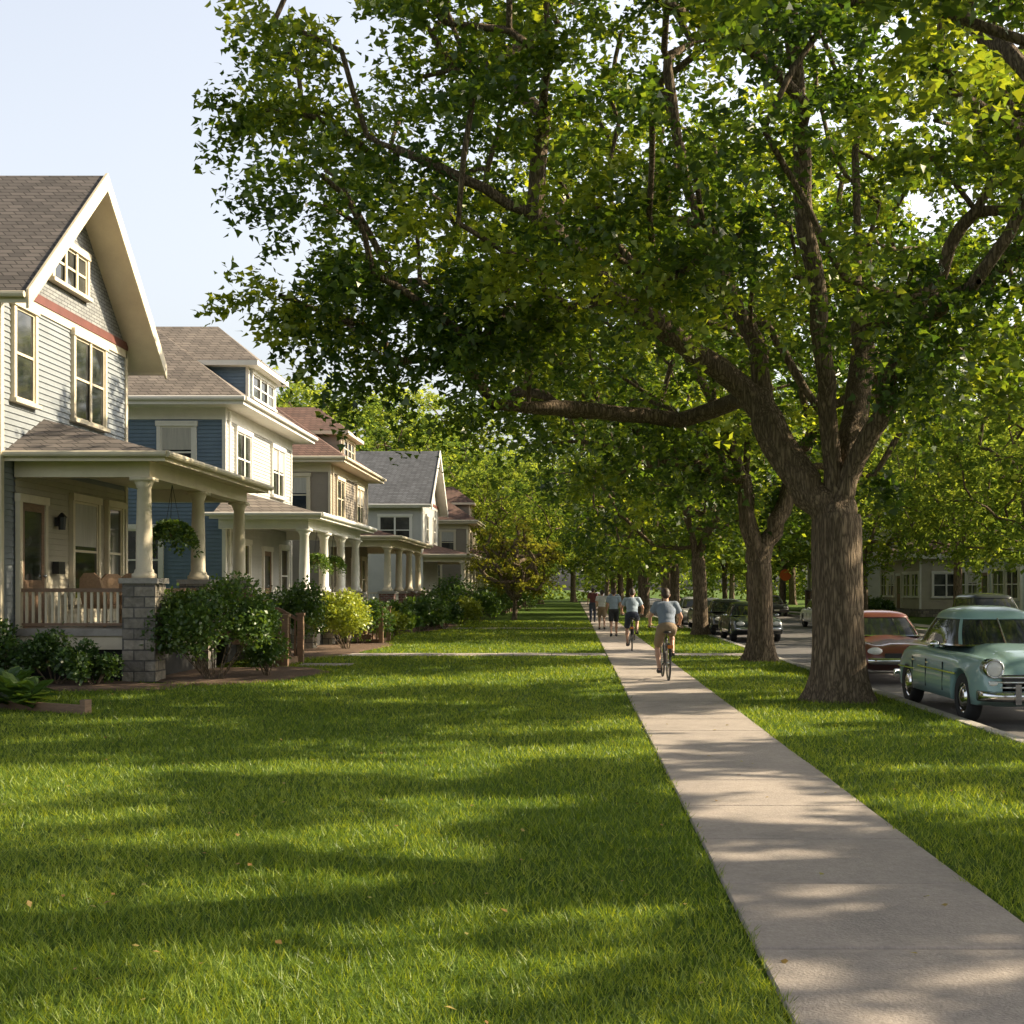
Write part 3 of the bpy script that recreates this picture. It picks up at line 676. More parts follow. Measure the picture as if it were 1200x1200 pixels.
def foursquare(name,label,loc,rz,hw,dep,ez,pz,sideM,frontM,trim,roofM,colM,pier,py0,py1,ncol,dorm=True,railM=None,railR=None,steps=None,ov=.75,group="houses along the street",proofM=None,pdepth=2.5,dargs=None):
    H=root(name,label,"house",loc,rz,group)
    walls(H,hw,dep,.6,ez-.15,sideM,frontM,trim)
    r=MB(); hipbox(r,-hw,hw,-dep,0,ez+.02,pz,ov); R=obj("roof",r,roofM,H)
    e=MB(); e.box(-dep-ov+.01,-hw-ov+.01,ez-.20,ov-.01,hw+ov-.01,ez); obj("eave",e,trim,H)
    g_=MB(); g_.cyl((ov+.05,-hw-ov,ez-.03),(ov+.05,hw+ov,ez-.03),.07,.07,8); g_.cyl((-dep,-hw-ov-.05,ez-.03),(ov+.05,-hw-ov-.05,ez-.03),.07,.07,8); obj("gutter",g_,trim,H)
    b=MB(); fr=lambda u,z,d:(d,u,z)
    b.box(.03,-hw+.07,ez-.55,.06,hw-.07,ez-.2)
    for s_ in (-1,1): b.box(-dep+.06,s_*hw-.055,ez-.55,-.06,s_*hw+.055,ez-.2)
    obj("frieze_board",b,trim,H)
    dn=MB(); dn.cyl((.1,-hw+.2,.1),(.1,-hw+.2,ez-.3),.04,.04,8); obj("downspout",dn,trim,H)
    for u in (-hw*.55,hw*.5): window(H,fr,u,ez-2.35,1.7,1.6,trim,2,curtain=(u>0))
    for s_ in (-1,1):
        Fs=lambda u,z,d,s_=s_:(u,s_*(hw+d),z)
        window(H,Fs,-1.4,ez-2.3,.95,1.55,trim,1,curtain=True); window(H,Fs,-4.6,ez-2.3,.95,1.55,trim,1); window(H,Fs,-2.4,1.7,1.0,1.8,trim,1); window(H,Fs,-5.6,1.7,1.0,1.8,trim,1)
    if dorm: dormer(H,*(dargs or (.0,-.6,3.4,ez+.1,ez+1.45,ez+2.75,-4.2)),sideM,trim,roofM)
    cols=list(np.linspace(py0,py1,ncol))
    porch(H,py0,py1,pdepth,cols,.85,3.85,4.75,trim,proofM or roofM,colM,pier,railM,railR,steps,pz=1.55,gapstep=steps)
    window(H,fr,-hw*.55,1.25,1.4,1.9,trim,2); window(H,fr,hw*.72,1.25,1.1,1.9,trim,1)
    door(H,fr,hw*.15,.85,1.0,2.15,trim)
    return H
def bungalow(label,loc,hw,dep,ez,pz,wallM,trim,roofM):
    H=root("house",label,"house",loc,math.pi,"houses across the street")
    walls(H,hw,dep,.5,ez-.15,wallM,wallM,trim)
    r=MB(); hipbox(r,-hw,hw,-dep,0,ez+.02,pz,.7); obj("roof",r,roofM,H)
    e=MB(); e.box(-dep-.69,-hw-.69,ez-.3,.69,hw+.69,ez); obj("eave",e,trim,H)
    fr=lambda u,z,d:(d,u,z)
    n=5; w=2*hw/n
    for i in range(n):
        u=-hw+w*(i+.5)
        if i==2: door(H,fr,u,.5,1.0,2.1,trim)
        else: window(H,fr,u,1.25,w*.8,1.45,trim,2,curtain=(i==1))
    for s_ in (-1,1):
        Fs=lambda u,z,d,s_=s_:(u,s_*(hw+d),z)
        for u in (-1.6,-4.4,-6.6): window(H,Fs,u,1.25,1.6,1.45,trim,2)
    s=MB(); u=0
    for i in range(2): s.box(.03,u-.9,0,.35+.3*(1-i)+.3,u+.9,.2+.2*i)
    obj("steps",s,M_conc2,H)

def gablehouse(name,label,loc,rz,hw,dep,ez,pz,ov,rake,sideM,frontM,atticM,trim,roofM,group="houses along the street",band=True):
    H=root(name,label,"house",loc,rz,group)
    slope=(pz-ez)/(hw+ov); wz=ez+ov*slope-.12
    walls(H,hw,dep,.6,wz-.02,sideM,frontM,trim)
    gz=wz
    at=MB(); top=pz-.15
    at.poly([(.012,-hw,gz-.05),(.012,hw,gz-.05),(.012,hw,gz),(.012,0,top),(.012,-hw,gz)]); obj("gable",at,atticM,H)
    at=MB(); at.poly([(-dep,hw,gz-.05),(-dep,-hw,gz-.05),(-dep,-hw,gz),(-dep,0,top),(-dep,hw,gz)]); obj("gable",at,atticM,H)
    r=MB(); u=MB(); th=.14; x0,x1=-dep-rake,rake
    for s_ in (-1,1):
        e=(s_*(hw+ov),ez); p=(0,pz)
        r.poly([(x0,e[0],e[1]),(x1,e[0],e[1]),(x1,0,pz),(x0,0,pz)][::s_])
        u.poly([(x0,e[0],e[1]-th),(x1,e[0],e[1]-th),(x1,0,pz-th),(x0,0,pz-th)][::-s_])
    R=obj("roof",r,roofM,H); obj("soffit",u,trim,R)
    b=MB()
    for s_ in (-1,1):
        for xx in (x1,x0-.05):
            w=.05
            rows=[[(xx,s_*(hw+ov+.02),ez-.30),(xx+w,s_*(hw+ov+.02),ez-.30),(xx+w,s_*(hw+ov+.02),ez+.04),(xx,s_*(hw+ov+.02),ez+.04)],
                  [(xx,0,pz-.32),(xx+w,0,pz-.32),(xx+w,0,pz+.05),(xx,0,pz+.05)]]
            b.grid(rows,True,True)
        b.box(x0,s_*(hw+ov),ez-.2,x1,s_*(hw+ov+.03),ez-.01)
        b.cyl((x0,s_*(hw+ov+.09),ez-.06),(x1,s_*(hw+ov+.09),ez-.06),.06,.06,8)
    obj("barge_board",b,trim,R)
    if band:
        t=MB(); t.box(.0,-hw-.02,gz-.12,.07,hw+.02,gz+.06); obj("trim_band",t,M_redtrim,H)
        t=MB(); t.box(.0,-hw-.0,gz-.30,.05,hw,gz-.12); obj("frieze_board",t,trim,H)
    return H
fr=lambda u,z,d:(d,u,z)
H1=gablehouse("house","gray gabled house with cream trim and a deep columned porch",(-10.6,26.95,0),0,3.3,11,7.1,10.45,.6,.75,M_graysid,M_graysid,M_attic,M_cream,M_roof1)
window(H1,fr,-2.35,5.35,.85,1.75,M_cream,1,curtain=False)
window(H1,fr,.95,5.35,1.7,1.75,M_cream,2)
window(H1,lambda u,z,d:(.012+d,u,z),-.15,8.05,1.75,.8,M_cream,3)
m_=MB(); siding(m_,lambda u,z,d:(.03+d,u,z),-2.75,3.15,1.02,4.05); obj("porch_wall",m_,M_tansid,H1)
frp=lambda u,z,d:(.05+d,u,z)
door(H1,frp,-2.1,1.0,1.05,2.4,M_cream)
window(H1,frp,.6,1.5,1.35,2.1,M_cream,1,curtain=True)
window(H1,frp,2.35,1.5,.8,2.1,M_cream,1)
porch(H1,-2.65,4.25,2.45,[-2.65,.85,4.25],1.0,4.22,5.15,M_cream,M_roof1,M_cream,M_stone,M_cream,M_wood,steps=2.5,inset=1.3,pz=1.85,gapstep=2.5)
l=MB(); l.box(.07,-.98,3.02,.13,-.86,3.2); l.cyl((.2,-.92,2.95),(.2,-.92,3.2),.07,.09,8); l.cyl((.2,-.92,3.2),(.2,-.92,3.3),.11,.02,8); obj("wall_lantern",l,M_black,H1)
l=MB(); l.box(.07,-1.08,2.05,.2,-.76,2.3); obj("letter_box",l,M_black,H1)
for s_ in (-1,):
    Fs=lambda u,z,d:(u,-(3.3+d),z)
    window(H1,Fs,-2.2,5.2,1.0,1.7,M_cream,1); window(H1,Fs,-2.4,1.8,1.0,1.8,M_cream,1)
def chair(loc,rz):
    o=root("wicker_chair","brown wicker armchair on the porch","chair",loc,rz,"porch chairs")
    m=MB(); m.box(-.3,-.28,.36,.3,.28,.44); obj("seat",m,M_wicker,o)
    m=MB(); rows=[]
    for zz,w in ((.44,.30),(.75,.33),(.95,.28),(1.06,.14)):
        rows.append([(-w,.26+(zz-.44)*.15,zz),(w,.26+(zz-.44)*.15,zz),(w,.31+(zz-.44)*.15,zz),(-w,.31+(zz-.44)*.15,zz)])
    m.grid(rows,True,True); obj("backrest",m,M_wicker,o)
    for s_ in(-1,1):
        m=MB(); m.box(s_*.3-.05,-.28,.62,s_*.3+.05,.3,.67); m.box(s_*.3-.03,-.27,.0,s_*.3+.03,-.2,.62); obj("armrest",m,M_wicker,o)
        m=MB(); m.cyl((s_*.26,.24,0),(s_*.27,.24,.4),.025,.03,8); obj("leg",m,M_wicker,o)
chair((-9.25,25.3,1.0),math.radians(150)); chair((-9.3,26.5,1.0),math.radians(60)); chair((-8.75,26.0,1.0),math.radians(170))
def fern(loc,ztop,sc=1,seed=1):
    r=np.random.default_rng(seed)
    o=root("hanging_basket","green fern basket hanging from the porch beam","plant basket",loc,0,"hanging baskets")
    m=MB(); m.lathe((0,0,0),[(.02,-.16*sc),(.12*sc,-.14*sc),(.17*sc,0),(.16*sc,.01),(.01,.0)],14)
    obj("basket",m,M_wood,o)
    m=MB()
    for a in range(3): t=a*2.09; m.cyl((.16*sc*math.cos(t),.16*sc*math.sin(t),0),(0,0,ztop-loc[2]),.006,.006,5)
    obj("hanger",m,M_black,o)
    nf=70; fa=r.uniform(0,2*np.pi,nf); fe=r.uniform(.1,1.3,nf); N_=3800; fi=r.integers(0,nf,N_); t=r.uniform(.1,1,N_)
    rad=.46*sc*np.sin(t*1.5)*np.cos(fe[fi]*.8)+.02; P=np.stack([rad*np.cos(fa[fi]),rad*np.sin(fa[fi]),sc*(.45*t*np.sin(fe[fi])-.62*t*t)+.06],1)+r.normal(0,.015,(N_,3))
    V=leaves(P,.07*sc,OVAL,.8,r=r); obj("foliage",soup("foliage",V,r.uniform(.1,1,N_)),M_bush,o)
fern((-8.15,26.0,2.95),3.86,1.15,1)
fern((-7.8,38.9,2.65),3.5,.95,2); fern((-7.8,41.6,2.65),3.5,.95,3)

foursquare("house","blue gray foursquare house with white trim and hip dormer",(-10.3,42.2,0),0,4.4,7.0,7.3,10.4,M_bluesid,M_palesid,M_white,M_roof2,M_white,M_stone,-5.1,3.6,4,True,M_white,M_white,steps=-0.8,dargs=(.25,-.95,3.5,7.42,8.75,10.2,-4.4))
foursquare("house","khaki foursquare house with red brown roof and dormer",(-10.2,58.4,0),0,4.8,8.0,7.2,10.5,M_brownsid,M_brownsid,M_cream,M_roof3,M_cream,M_brick,-5.4,5.0,4,True,M_white,M_cream,steps=1.0)
H4=gablehouse("house","pale gabled house with dark slate roof and porch",(-8.9,79.5,0),0,4.2,10,6.7,10.3,.6,.6,M_palesid,M_palesid,M_palesid,M_white,M_roof4)
window(H4,lambda u,z,d:(u,-(4.2+d),z),-1.6,4.4,1.8,1.6,M_white,2); window(H4,lambda u,z,d:(u,-(4.2+d),z),-5,4.4,1.2,1.6,M_white,1)
window(H4,fr,0,7.4,1.2,1.1,M_white,2); window(H4,fr,-2,4.6,1.2,1.5,M_white,1); window(H4,fr,2,4.6,1.2,1.5,M_white,1)
porch(H4,-4,4,2.4,[-4,-1.3,1.3,4],.8,3.7,4.5,M_cream,M_roof3,M_cream,M_brick,None,None,None,pz=1.5)
foursquare("house","brown foursquare house behind yard trees",(-7.6,96,0),0,4.4,8,6.6,9.8,M_brownsid,M_brownsid,M_cream,M_roof3,M_cream,M_brick,-4.2,4.2,4,True)
foursquare("house","pale foursquare house far along the street",(-8,114,0),0,4.4,8,7.0,10.2,M_palesid,M_palesid,M_white,M_roof2,M_white,M_brick,-4.2,4.2,4,True)
bungalow("pale sage bungalow with white trimmed windows across the street",(21.6,67,0),5.2,8.5,3.7,5.6,M_greensid,M_white,M_roof2)
bungalow("cream bungalow with a window band across the street",(21.4,84,0),5.0,8.5,3.9,6.2,M_tansid,M_white,M_roof3)
bungalow("white bungalow with dark roof across the street",(23.5,53,0),4.6,8,3.8,5.9,M_palesid,M_white,M_roof4)
foursquare("house","pale house beyond the street trees",(22.5,104,0),math.pi,5,8,6.4,9,M_palesid,M_palesid,M_white,M_roof1,M_white,M_brick,-4.6,4.6,5,False,None,None,group="houses across the street")

# ------------------------------------------------------------------ cars
def paint(name,c): 
    return mat(name,c,tuple(x*.93 for x in c),scale=1.5,rough=.35,coat=.8)
def car(label,loc,rz,P,paintM,cat="car",name="parked_car",group="cars parked along the kerb"):
    o=root(name,label,cat,loc,rz,group)
    L=P['L'];W=P['W'];wr=P['wr'];wy=P['wy'];zb=.26
    ts=np.linspace(0,1,90); ys=-L/2+ts*L
    f=lambda key:np.interp(ts,[a for a,b in P[key]],[b for a,b in P[key]])
    def sm(a):
        for _ in range(3): a=np.concatenate([[a[0]],(a[:-2]+2*a[1:-1]+a[2:])/4,[a[-1]]])
        return a
    zc,zf,w=sm(f('zc')),sm(f('zf')),sm(f('w'))*W; vd=P.get('valley',.0)
    rows=[]
    for i,y in enumerate(ys):
        lowz=zb+.02
        for cy in wy:
            R=wr+.055
            if abs(y-cy)<R: lowz=max(lowz,wr+math.sqrt(R*R-(y-cy)**2)*(P['skirt'] if cy>0 else 1))
        c,fz,ww=zc[i],zf[i],w[i]
        e=min(ts[i],1-ts[i]); low=zb+max(0,.08-e)*2
        lowz=max(lowz,low)
        z6=max(fz-.20,lowz+.03); z7=(z6*.4+lowz*.6)
        bul=.02
        half=[(0,c),(.3*ww,c-.008),(.5*ww,c-.04),(.66*ww,min(c,fz)-.03-vd),(.76*ww,fz-.012),(.86*ww,fz),(.945*ww,max(fz-.07,z6+.01)),(ww*.99,z6),(ww+bul*.3,z7),(ww-.012,lowz+.01),(ww-.05,lowz),(.68*ww,lowz),(.66*ww,low),(0,low)]
        rows.append([(x,y,z) for x,z in half]+[(-x,y,z) for x,z in half[::-1][1:-1]])
    mb=MB(); mb.grid(rows,True,True); B=obj("body",mb,paintM,o,True)
    n=96; cb=P['cab']
    def ring(z,a,b,hw,e=4.5,off=0):
        pts=[]
        for j in range(n):
            t=2*math.pi*j/n; c_,s_=math.cos(t),math.sin(t)
            x=(hw+off)*math.copysign(abs(c_)**(2/e),c_); y=(a+b)/2+((b-a)/2+off)*math.copysign(abs(s_)**(2/e),s_)
            pts.append((x,y,z))
        return pts
    def ringat(s_,off=0):
        a=cb[0];b=cb[1]; v=[a[i]+(b[i]-a[i])*s_ for i in range(4)]; bow=.02*math.sin(math.pi*s_)
        return ring(v[0],v[1],v[2],v[3]+bow,4.5,off)
    mb=MB(); mb.grid([ringat(0),ringat(.33),ringat(.66),ringat(1)],True); obj("window",mb,M_glass,o,True)
    a=cb[1]; rt=P['top']; mb=MB()
    rr=[ringat(.97,.014)]+[ring(a[0]+(rt-a[0])*math.sin(t),a[1]+(a[2]-a[1])*.5*(1-math.cos(t))*1.0,a[2]-(a[2]-a[1])*.5*(1-math.cos(t)),a[3]*math.cos(t)**.7+.004) for t in (0.05,.3,.6,.9,1.2,1.45)]
    mb.grid(rr,True,True); obj("roof",mb,paintM,o,True)
    p=MB(); r0=ringat(0);levels=[0,.25,.5,.75,1]
    ymid=(cb[0][1]+cb[0][2])/2; yh=(cb[0][2]-cb[0][1])/2
    R_=[ringat(s_,.012) for s_ in levels]
    for j in range(n):
        k=(j+1)%n; mx=(r0[j][0]+r0[k][0])/2; my=(r0[j][1]+r0[k][1])/2; u=(my-ymid)/yh; v=abs(mx)/cb[0][3]
        on=False
        if v>.93 and any(abs(u-q_)<.045 for q_ in P['pil']): on=True
        if v>.80 and (u<-.86 or u>P['cp']) and v+abs(u)>1.66: on=True
        if on:
            for l_ in range(4): p.poly([R_[l_][j],R_[l_][k],R_[l_+1][k],R_[l_+1][j]])
    obj("window_pillar",p,paintM,o)
    b=MB()
    bb=ringat(0,.02); b2=ringat(.06,.018); b.grid([bb,b2],True); obj("belt_moulding",b,M_chrome if P['chrome'] else M_black,o)
    for sx in (-1,1):
        for cy in wy:
            m=MB(); cx=sx*(W-.13); t=.105
            prof=[(wr*.62,-t*.8),(wr*.9,-t),(wr*.98,-t*.75),(wr,-t*.3),(wr,t*.3),(wr*.98,t*.75),(wr*.9,t),(wr*.62,t*.8)]
            m.lathe((cx,cy,wr),prof,32,'x'); Wh=obj("wheel",m,M_tyre,o,True)
            m=MB(); s_=sx; m.lathe((cx,cy,wr),[(wr*.64,s_*t*.75),(wr*.58,s_*t*.55),(wr*.50,s_*t*.6),(wr*.46,s_*t*.9),(wr*.3,s_*t*1.05),(wr*.12,s_*t*1.15),(.002,s_*t*1.2)],28,'x')
            m.lathe((cx,cy,wr),[(wr*.64,-s_*t*.7),(.002,-s_*t*.7)],20,'x')
            obj("rim",m,M_chrome,Wh,True)
    yf=-L/2; 
    def curvebar(yf0,z0,z1,hw,thick,sgn,M,name_,r=None,wrap=.30):
        m=MB(); rows=[]
        for i in range(25):
            t=-1+2*i/24; x=hw*math.sin(t*math.pi/2*1.0); y=yf0*1.0+sgn*(wrap*(abs(t)**3)) 
            zc_=(z0+z1)/2;h=(z1-z0)/2
            ring_=[]
            for j in range(8):
                a_=2*math.pi*j/8; ring_.append((x,y+thick*math.cos(a_),zc_+h*math.sin(a_)))
            rows.append(ring_)
        m.grid(rows,True,True); return obj(name_,m,M,o,True)
    curvebar(yf-.06,P['bz'][0],P['bz'][1],W*.96,.055,1,M_chrome if P['chrome'] else paintM,"bumper"); curvebar(L/2+.06,P['bz'][0],P['bz'][1],W*.96,.055,-1,M_chrome if P['chrome'] else paintM,"bumper")
    if P['kind']=='vintage':
        for zz in (.55,.62,.69): curvebar(yf-.0,zz-.02,zz+.02,W*.86,.04,1,M_chrome,"grille",wrap=.16)
        for x in (-.45,.45):
            m=MB(); m.box(x-.04,yf-.14,P['bz'][0]-.03,x+.04,yf-.04,P['bz'][1]+.10); obj("bumper_guard",m,M_chrome,o)
        m=MB(); m.box(-.62,yf+.0,.50,.62,yf+.06,.72); obj("grille_opening",m,M_black,o)
        m=MB(); m.cyl((0,yf+.1,P['zc'][1][1]+.03),(0,yf+.45,P['zc'][2][1]+.06),.02,.03,8); m.ell((0,yf+.12,P['zc'][1][1]+.06),(.03,.12,.03)); obj("hood_ornament",m,M_chrome,o,True)
        for sx in(-1,1):
            m=MB(); zz=P['hl'][1]; x=sx*P['hl'][0]; y=yf+.03
            m.lathe((x,y,zz),[(.001,.25),(.13,.22),(.135,0),(.125,-.03),(.11,-.035),(.105,-.01)],24,'y'); Hh=obj("headlight",m,M_chrome,o,True)
            m=MB(); m.ell((x,y-.01,zz),(.108,.035,.108),20,10); obj("lens",m,M_lens,Hh,True)
            m=MB(); m.ell((x,yf+.05,zz-.20),(.07,.05,.035)); obj("turn_signal",m,M_lens,o,True)
            m=MB(); m.box(sx*(W+.004),-L*.28,.66,sx*(W+.018),L*.12,.685); m.box(sx*(W-.005),L*.16,.60,sx*(W+.02),L*.36,.62); obj("chrome_strip",m,M_chrome,o)
        m=MB(); m.cyl((0,cb[0][1]-.01,cb[0][0]),(0,cb[1][1]-.012,cb[1][0]),.014,.014,6); obj("windshield_divider",m,M_chrome,o)
    else:
        m=MB(); m.box(-W*.5,yf-.012,.45,W*.5,yf+.03,.62); G=obj("grille",m,M_black,o)
        for sx in(-1,1):
            m=MB(); m.ell((sx*W*.70,yf+.06,P['hl'][1]),(.15,.07,.075),16,8); obj("headlight",m,M_lens,o,True)
            m=MB(); m.ell((sx*W*.74,L/2-.05,.78),(.12,.07,.07),14,8); obj("tail_light",m,M_taillens,o,True)
        m=MB(); m.box(-.17,yf-.125,P['bz'][0]-.02,.17,yf-.115,P['bz'][0]+.09); obj("number_plate",m,M_white,o)
        m=MB(); m.box(-.17,L/2+.117,P['bz'][0]-.02,.17,L/2+.124,P['bz'][0]+.09); obj("number_plate",m,M_white,o)
    for sx in(-1,1):
        m=MB()
        for yy in P['seam']: m.box(sx*(W-.01),yy-.006,.38,sx*(W+.0085),yy+.006,P['belt']-.18)
        D=obj("door",m,M_dark,o)
        m=MB()
        for yy in P['seam'][1:]: m.box(sx*(W-.0),yy-.22,P['belt']-.24,sx*(W+.03),yy-.08,P['belt']-.215)
        obj("handle",m,M_chrome,D)
        m=MB(); m.ell((sx*(W+.04),cb[0][1]+.35,cb[0][0]+.02),(.08,.04,.055)); m.cyl((sx*(W-.14),cb[0][1]+.38,cb[0][0]-.03),(sx*(W+.02),cb[0][1]+.36,cb[0][0]),.012); obj("wing_mirror",m,M_chrome if P['chrome'] else paintM,o,True)
    return o
VINT=dict(kind='vintage',L=4.95,W=.92,wr=.345,wy=(-1.55,1.38),skirt=.72,valley=.06,
 zc=[(0,.66),(.02,.84),(.06,.94),(.14,1.02),(.30,1.08),(.36,1.08),(.74,1.07),(.80,1.02),(.88,.95),(.94,.84),(.98,.70),(1,.56)],
 zf=[(0,.60),(.015,.82),(.05,.92),(.2,.96),(.40,.96),(.62,.97),(.72,.97),(.85,.93),(.95,.82),(1,.55)],
 w=[(0,.82),(.03,.93),(.1,.985),(.3,1),(.7,1),(.85,.97),(.95,.88),(1,.72)],
 cab=[(1.03,-.82,1.42,.76),(1.43,-.38,.98,.60)],top=1.62,pil=(0.02,),cp=.72,chrome=True,bz=(.36,.50),hl=(.72,.80),seam=(-.72,.18,.95),belt=.98)
BOXY=dict(kind='box',L=4.9,W=.9,wr=.33,wy=(-1.5,1.35),skirt=.9,valley=.0,
 zc=[(0,.55),(.01,.74),(.04,.80),(.28,.90),(.34,.93),(.76,.94),(.80,.93),(.97,.88),(.99,.8),(1,.6)],
 zf=[(0,.55),(.01,.74),(.04,.80),(.28,.88),(.76,.91),(.97,.87),(.99,.8),(1,.6)],
 w=[(0,.93),(.03,.97),(.1,1),(.9,1),(.97,.96),(1,.93)],
 cab=[(.90,-.85,1.35,.78),(1.28,-.30,.95,.62)],top=1.42,pil=(0.0,),cp=.75,chrome=True,bz=(.40,.54),hl=(.6,.66),seam=(-.75,.2,1.0),belt=.88)
MOD=dict(BOXY,L=4.6,W=.88,wr=.33,wy=(-1.4,1.3),cab=[(.92,-1.0,1.5,.78),(1.33,-.25,.85,.60)],top=1.46,chrome=False)
SUV=dict(BOXY,L=4.7,W=.93,wr=.37,wy=(-1.45,1.4),
 zc=[(0,.6),(.01,.85),(.04,.98),(.26,1.05),(.34,1.08),(.97,1.08),(.99,.98),(1,.7)],zf=[(0,.6),(.01,.85),(.04,.95),(.28,1.02),(.97,1.05),(.99,.95),(1,.7)],
 cab=[(1.05,-.95,2.2,.84),(1.58,-.35,1.95,.72)],top=1.74,pil=(-.1,.45),cp=.85,chrome=False,belt=1.02,hl=(.6,.82))
zr=-.125
car("pale turquoise vintage sedan with chrome bumper parked by the kerb",(6.36,19.6,zr),0,VINT,paint("turquoise_paint",(.23,.37,.36)))
car("dark red older sedan parked behind the vintage car",(6.5,27.3,zr),0,BOXY,paint("maroon_paint",(.15,.042,.028)))
car("dark green older sedan parked by the kerb",(6.45,47.0,zr),0,BOXY,paint("dark_green_paint",(.03,.045,.04)))
car("black sedan parked in the row by the kerb",(6.45,53.8,zr),0,MOD,paint("black_paint",(.02,.022,.025)))
car("gray sedan parked in the row by the kerb",(6.4,60.4,zr),0,MOD,paint("gray_paint",(.12,.13,.14)))
car("silver car parked farther along the kerb",(6.4,68.5,zr),0,MOD,paint("silver_paint",(.35,.36,.36)))
car("white sedan driving along the far side of the street",(12.2,62,zr),0,MOD,paint("white_car_paint",(.78,.78,.76)),name="white_car",group="cars across the street")
car("dark sport utility vehicle parked across the street",(13.7,42,zr),0,SUV,paint("navy_paint",(.025,.03,.04)),group="cars across the street")
car("dark sedan parked far across the street",(13.6,88,zr),0,MOD,paint("charcoal_paint",(.05,.05,.055)),group="cars across the street")

o=root("street_sign","round orange sign on a thin metal post at the far verge","sign",(15.4,93,0))
m=MB(); m.cyl((0,0,0),(0,0,2.4),.04,.04,8); obj("post",m,M_black,o)
m=MB(); m.cyl((0,-.06,2.75),(0,-.02,2.75),.42,.42,24); obj("sign_face",m,mat("orange_paint",(.75,.16,.03),(.65,.13,.02)),o)

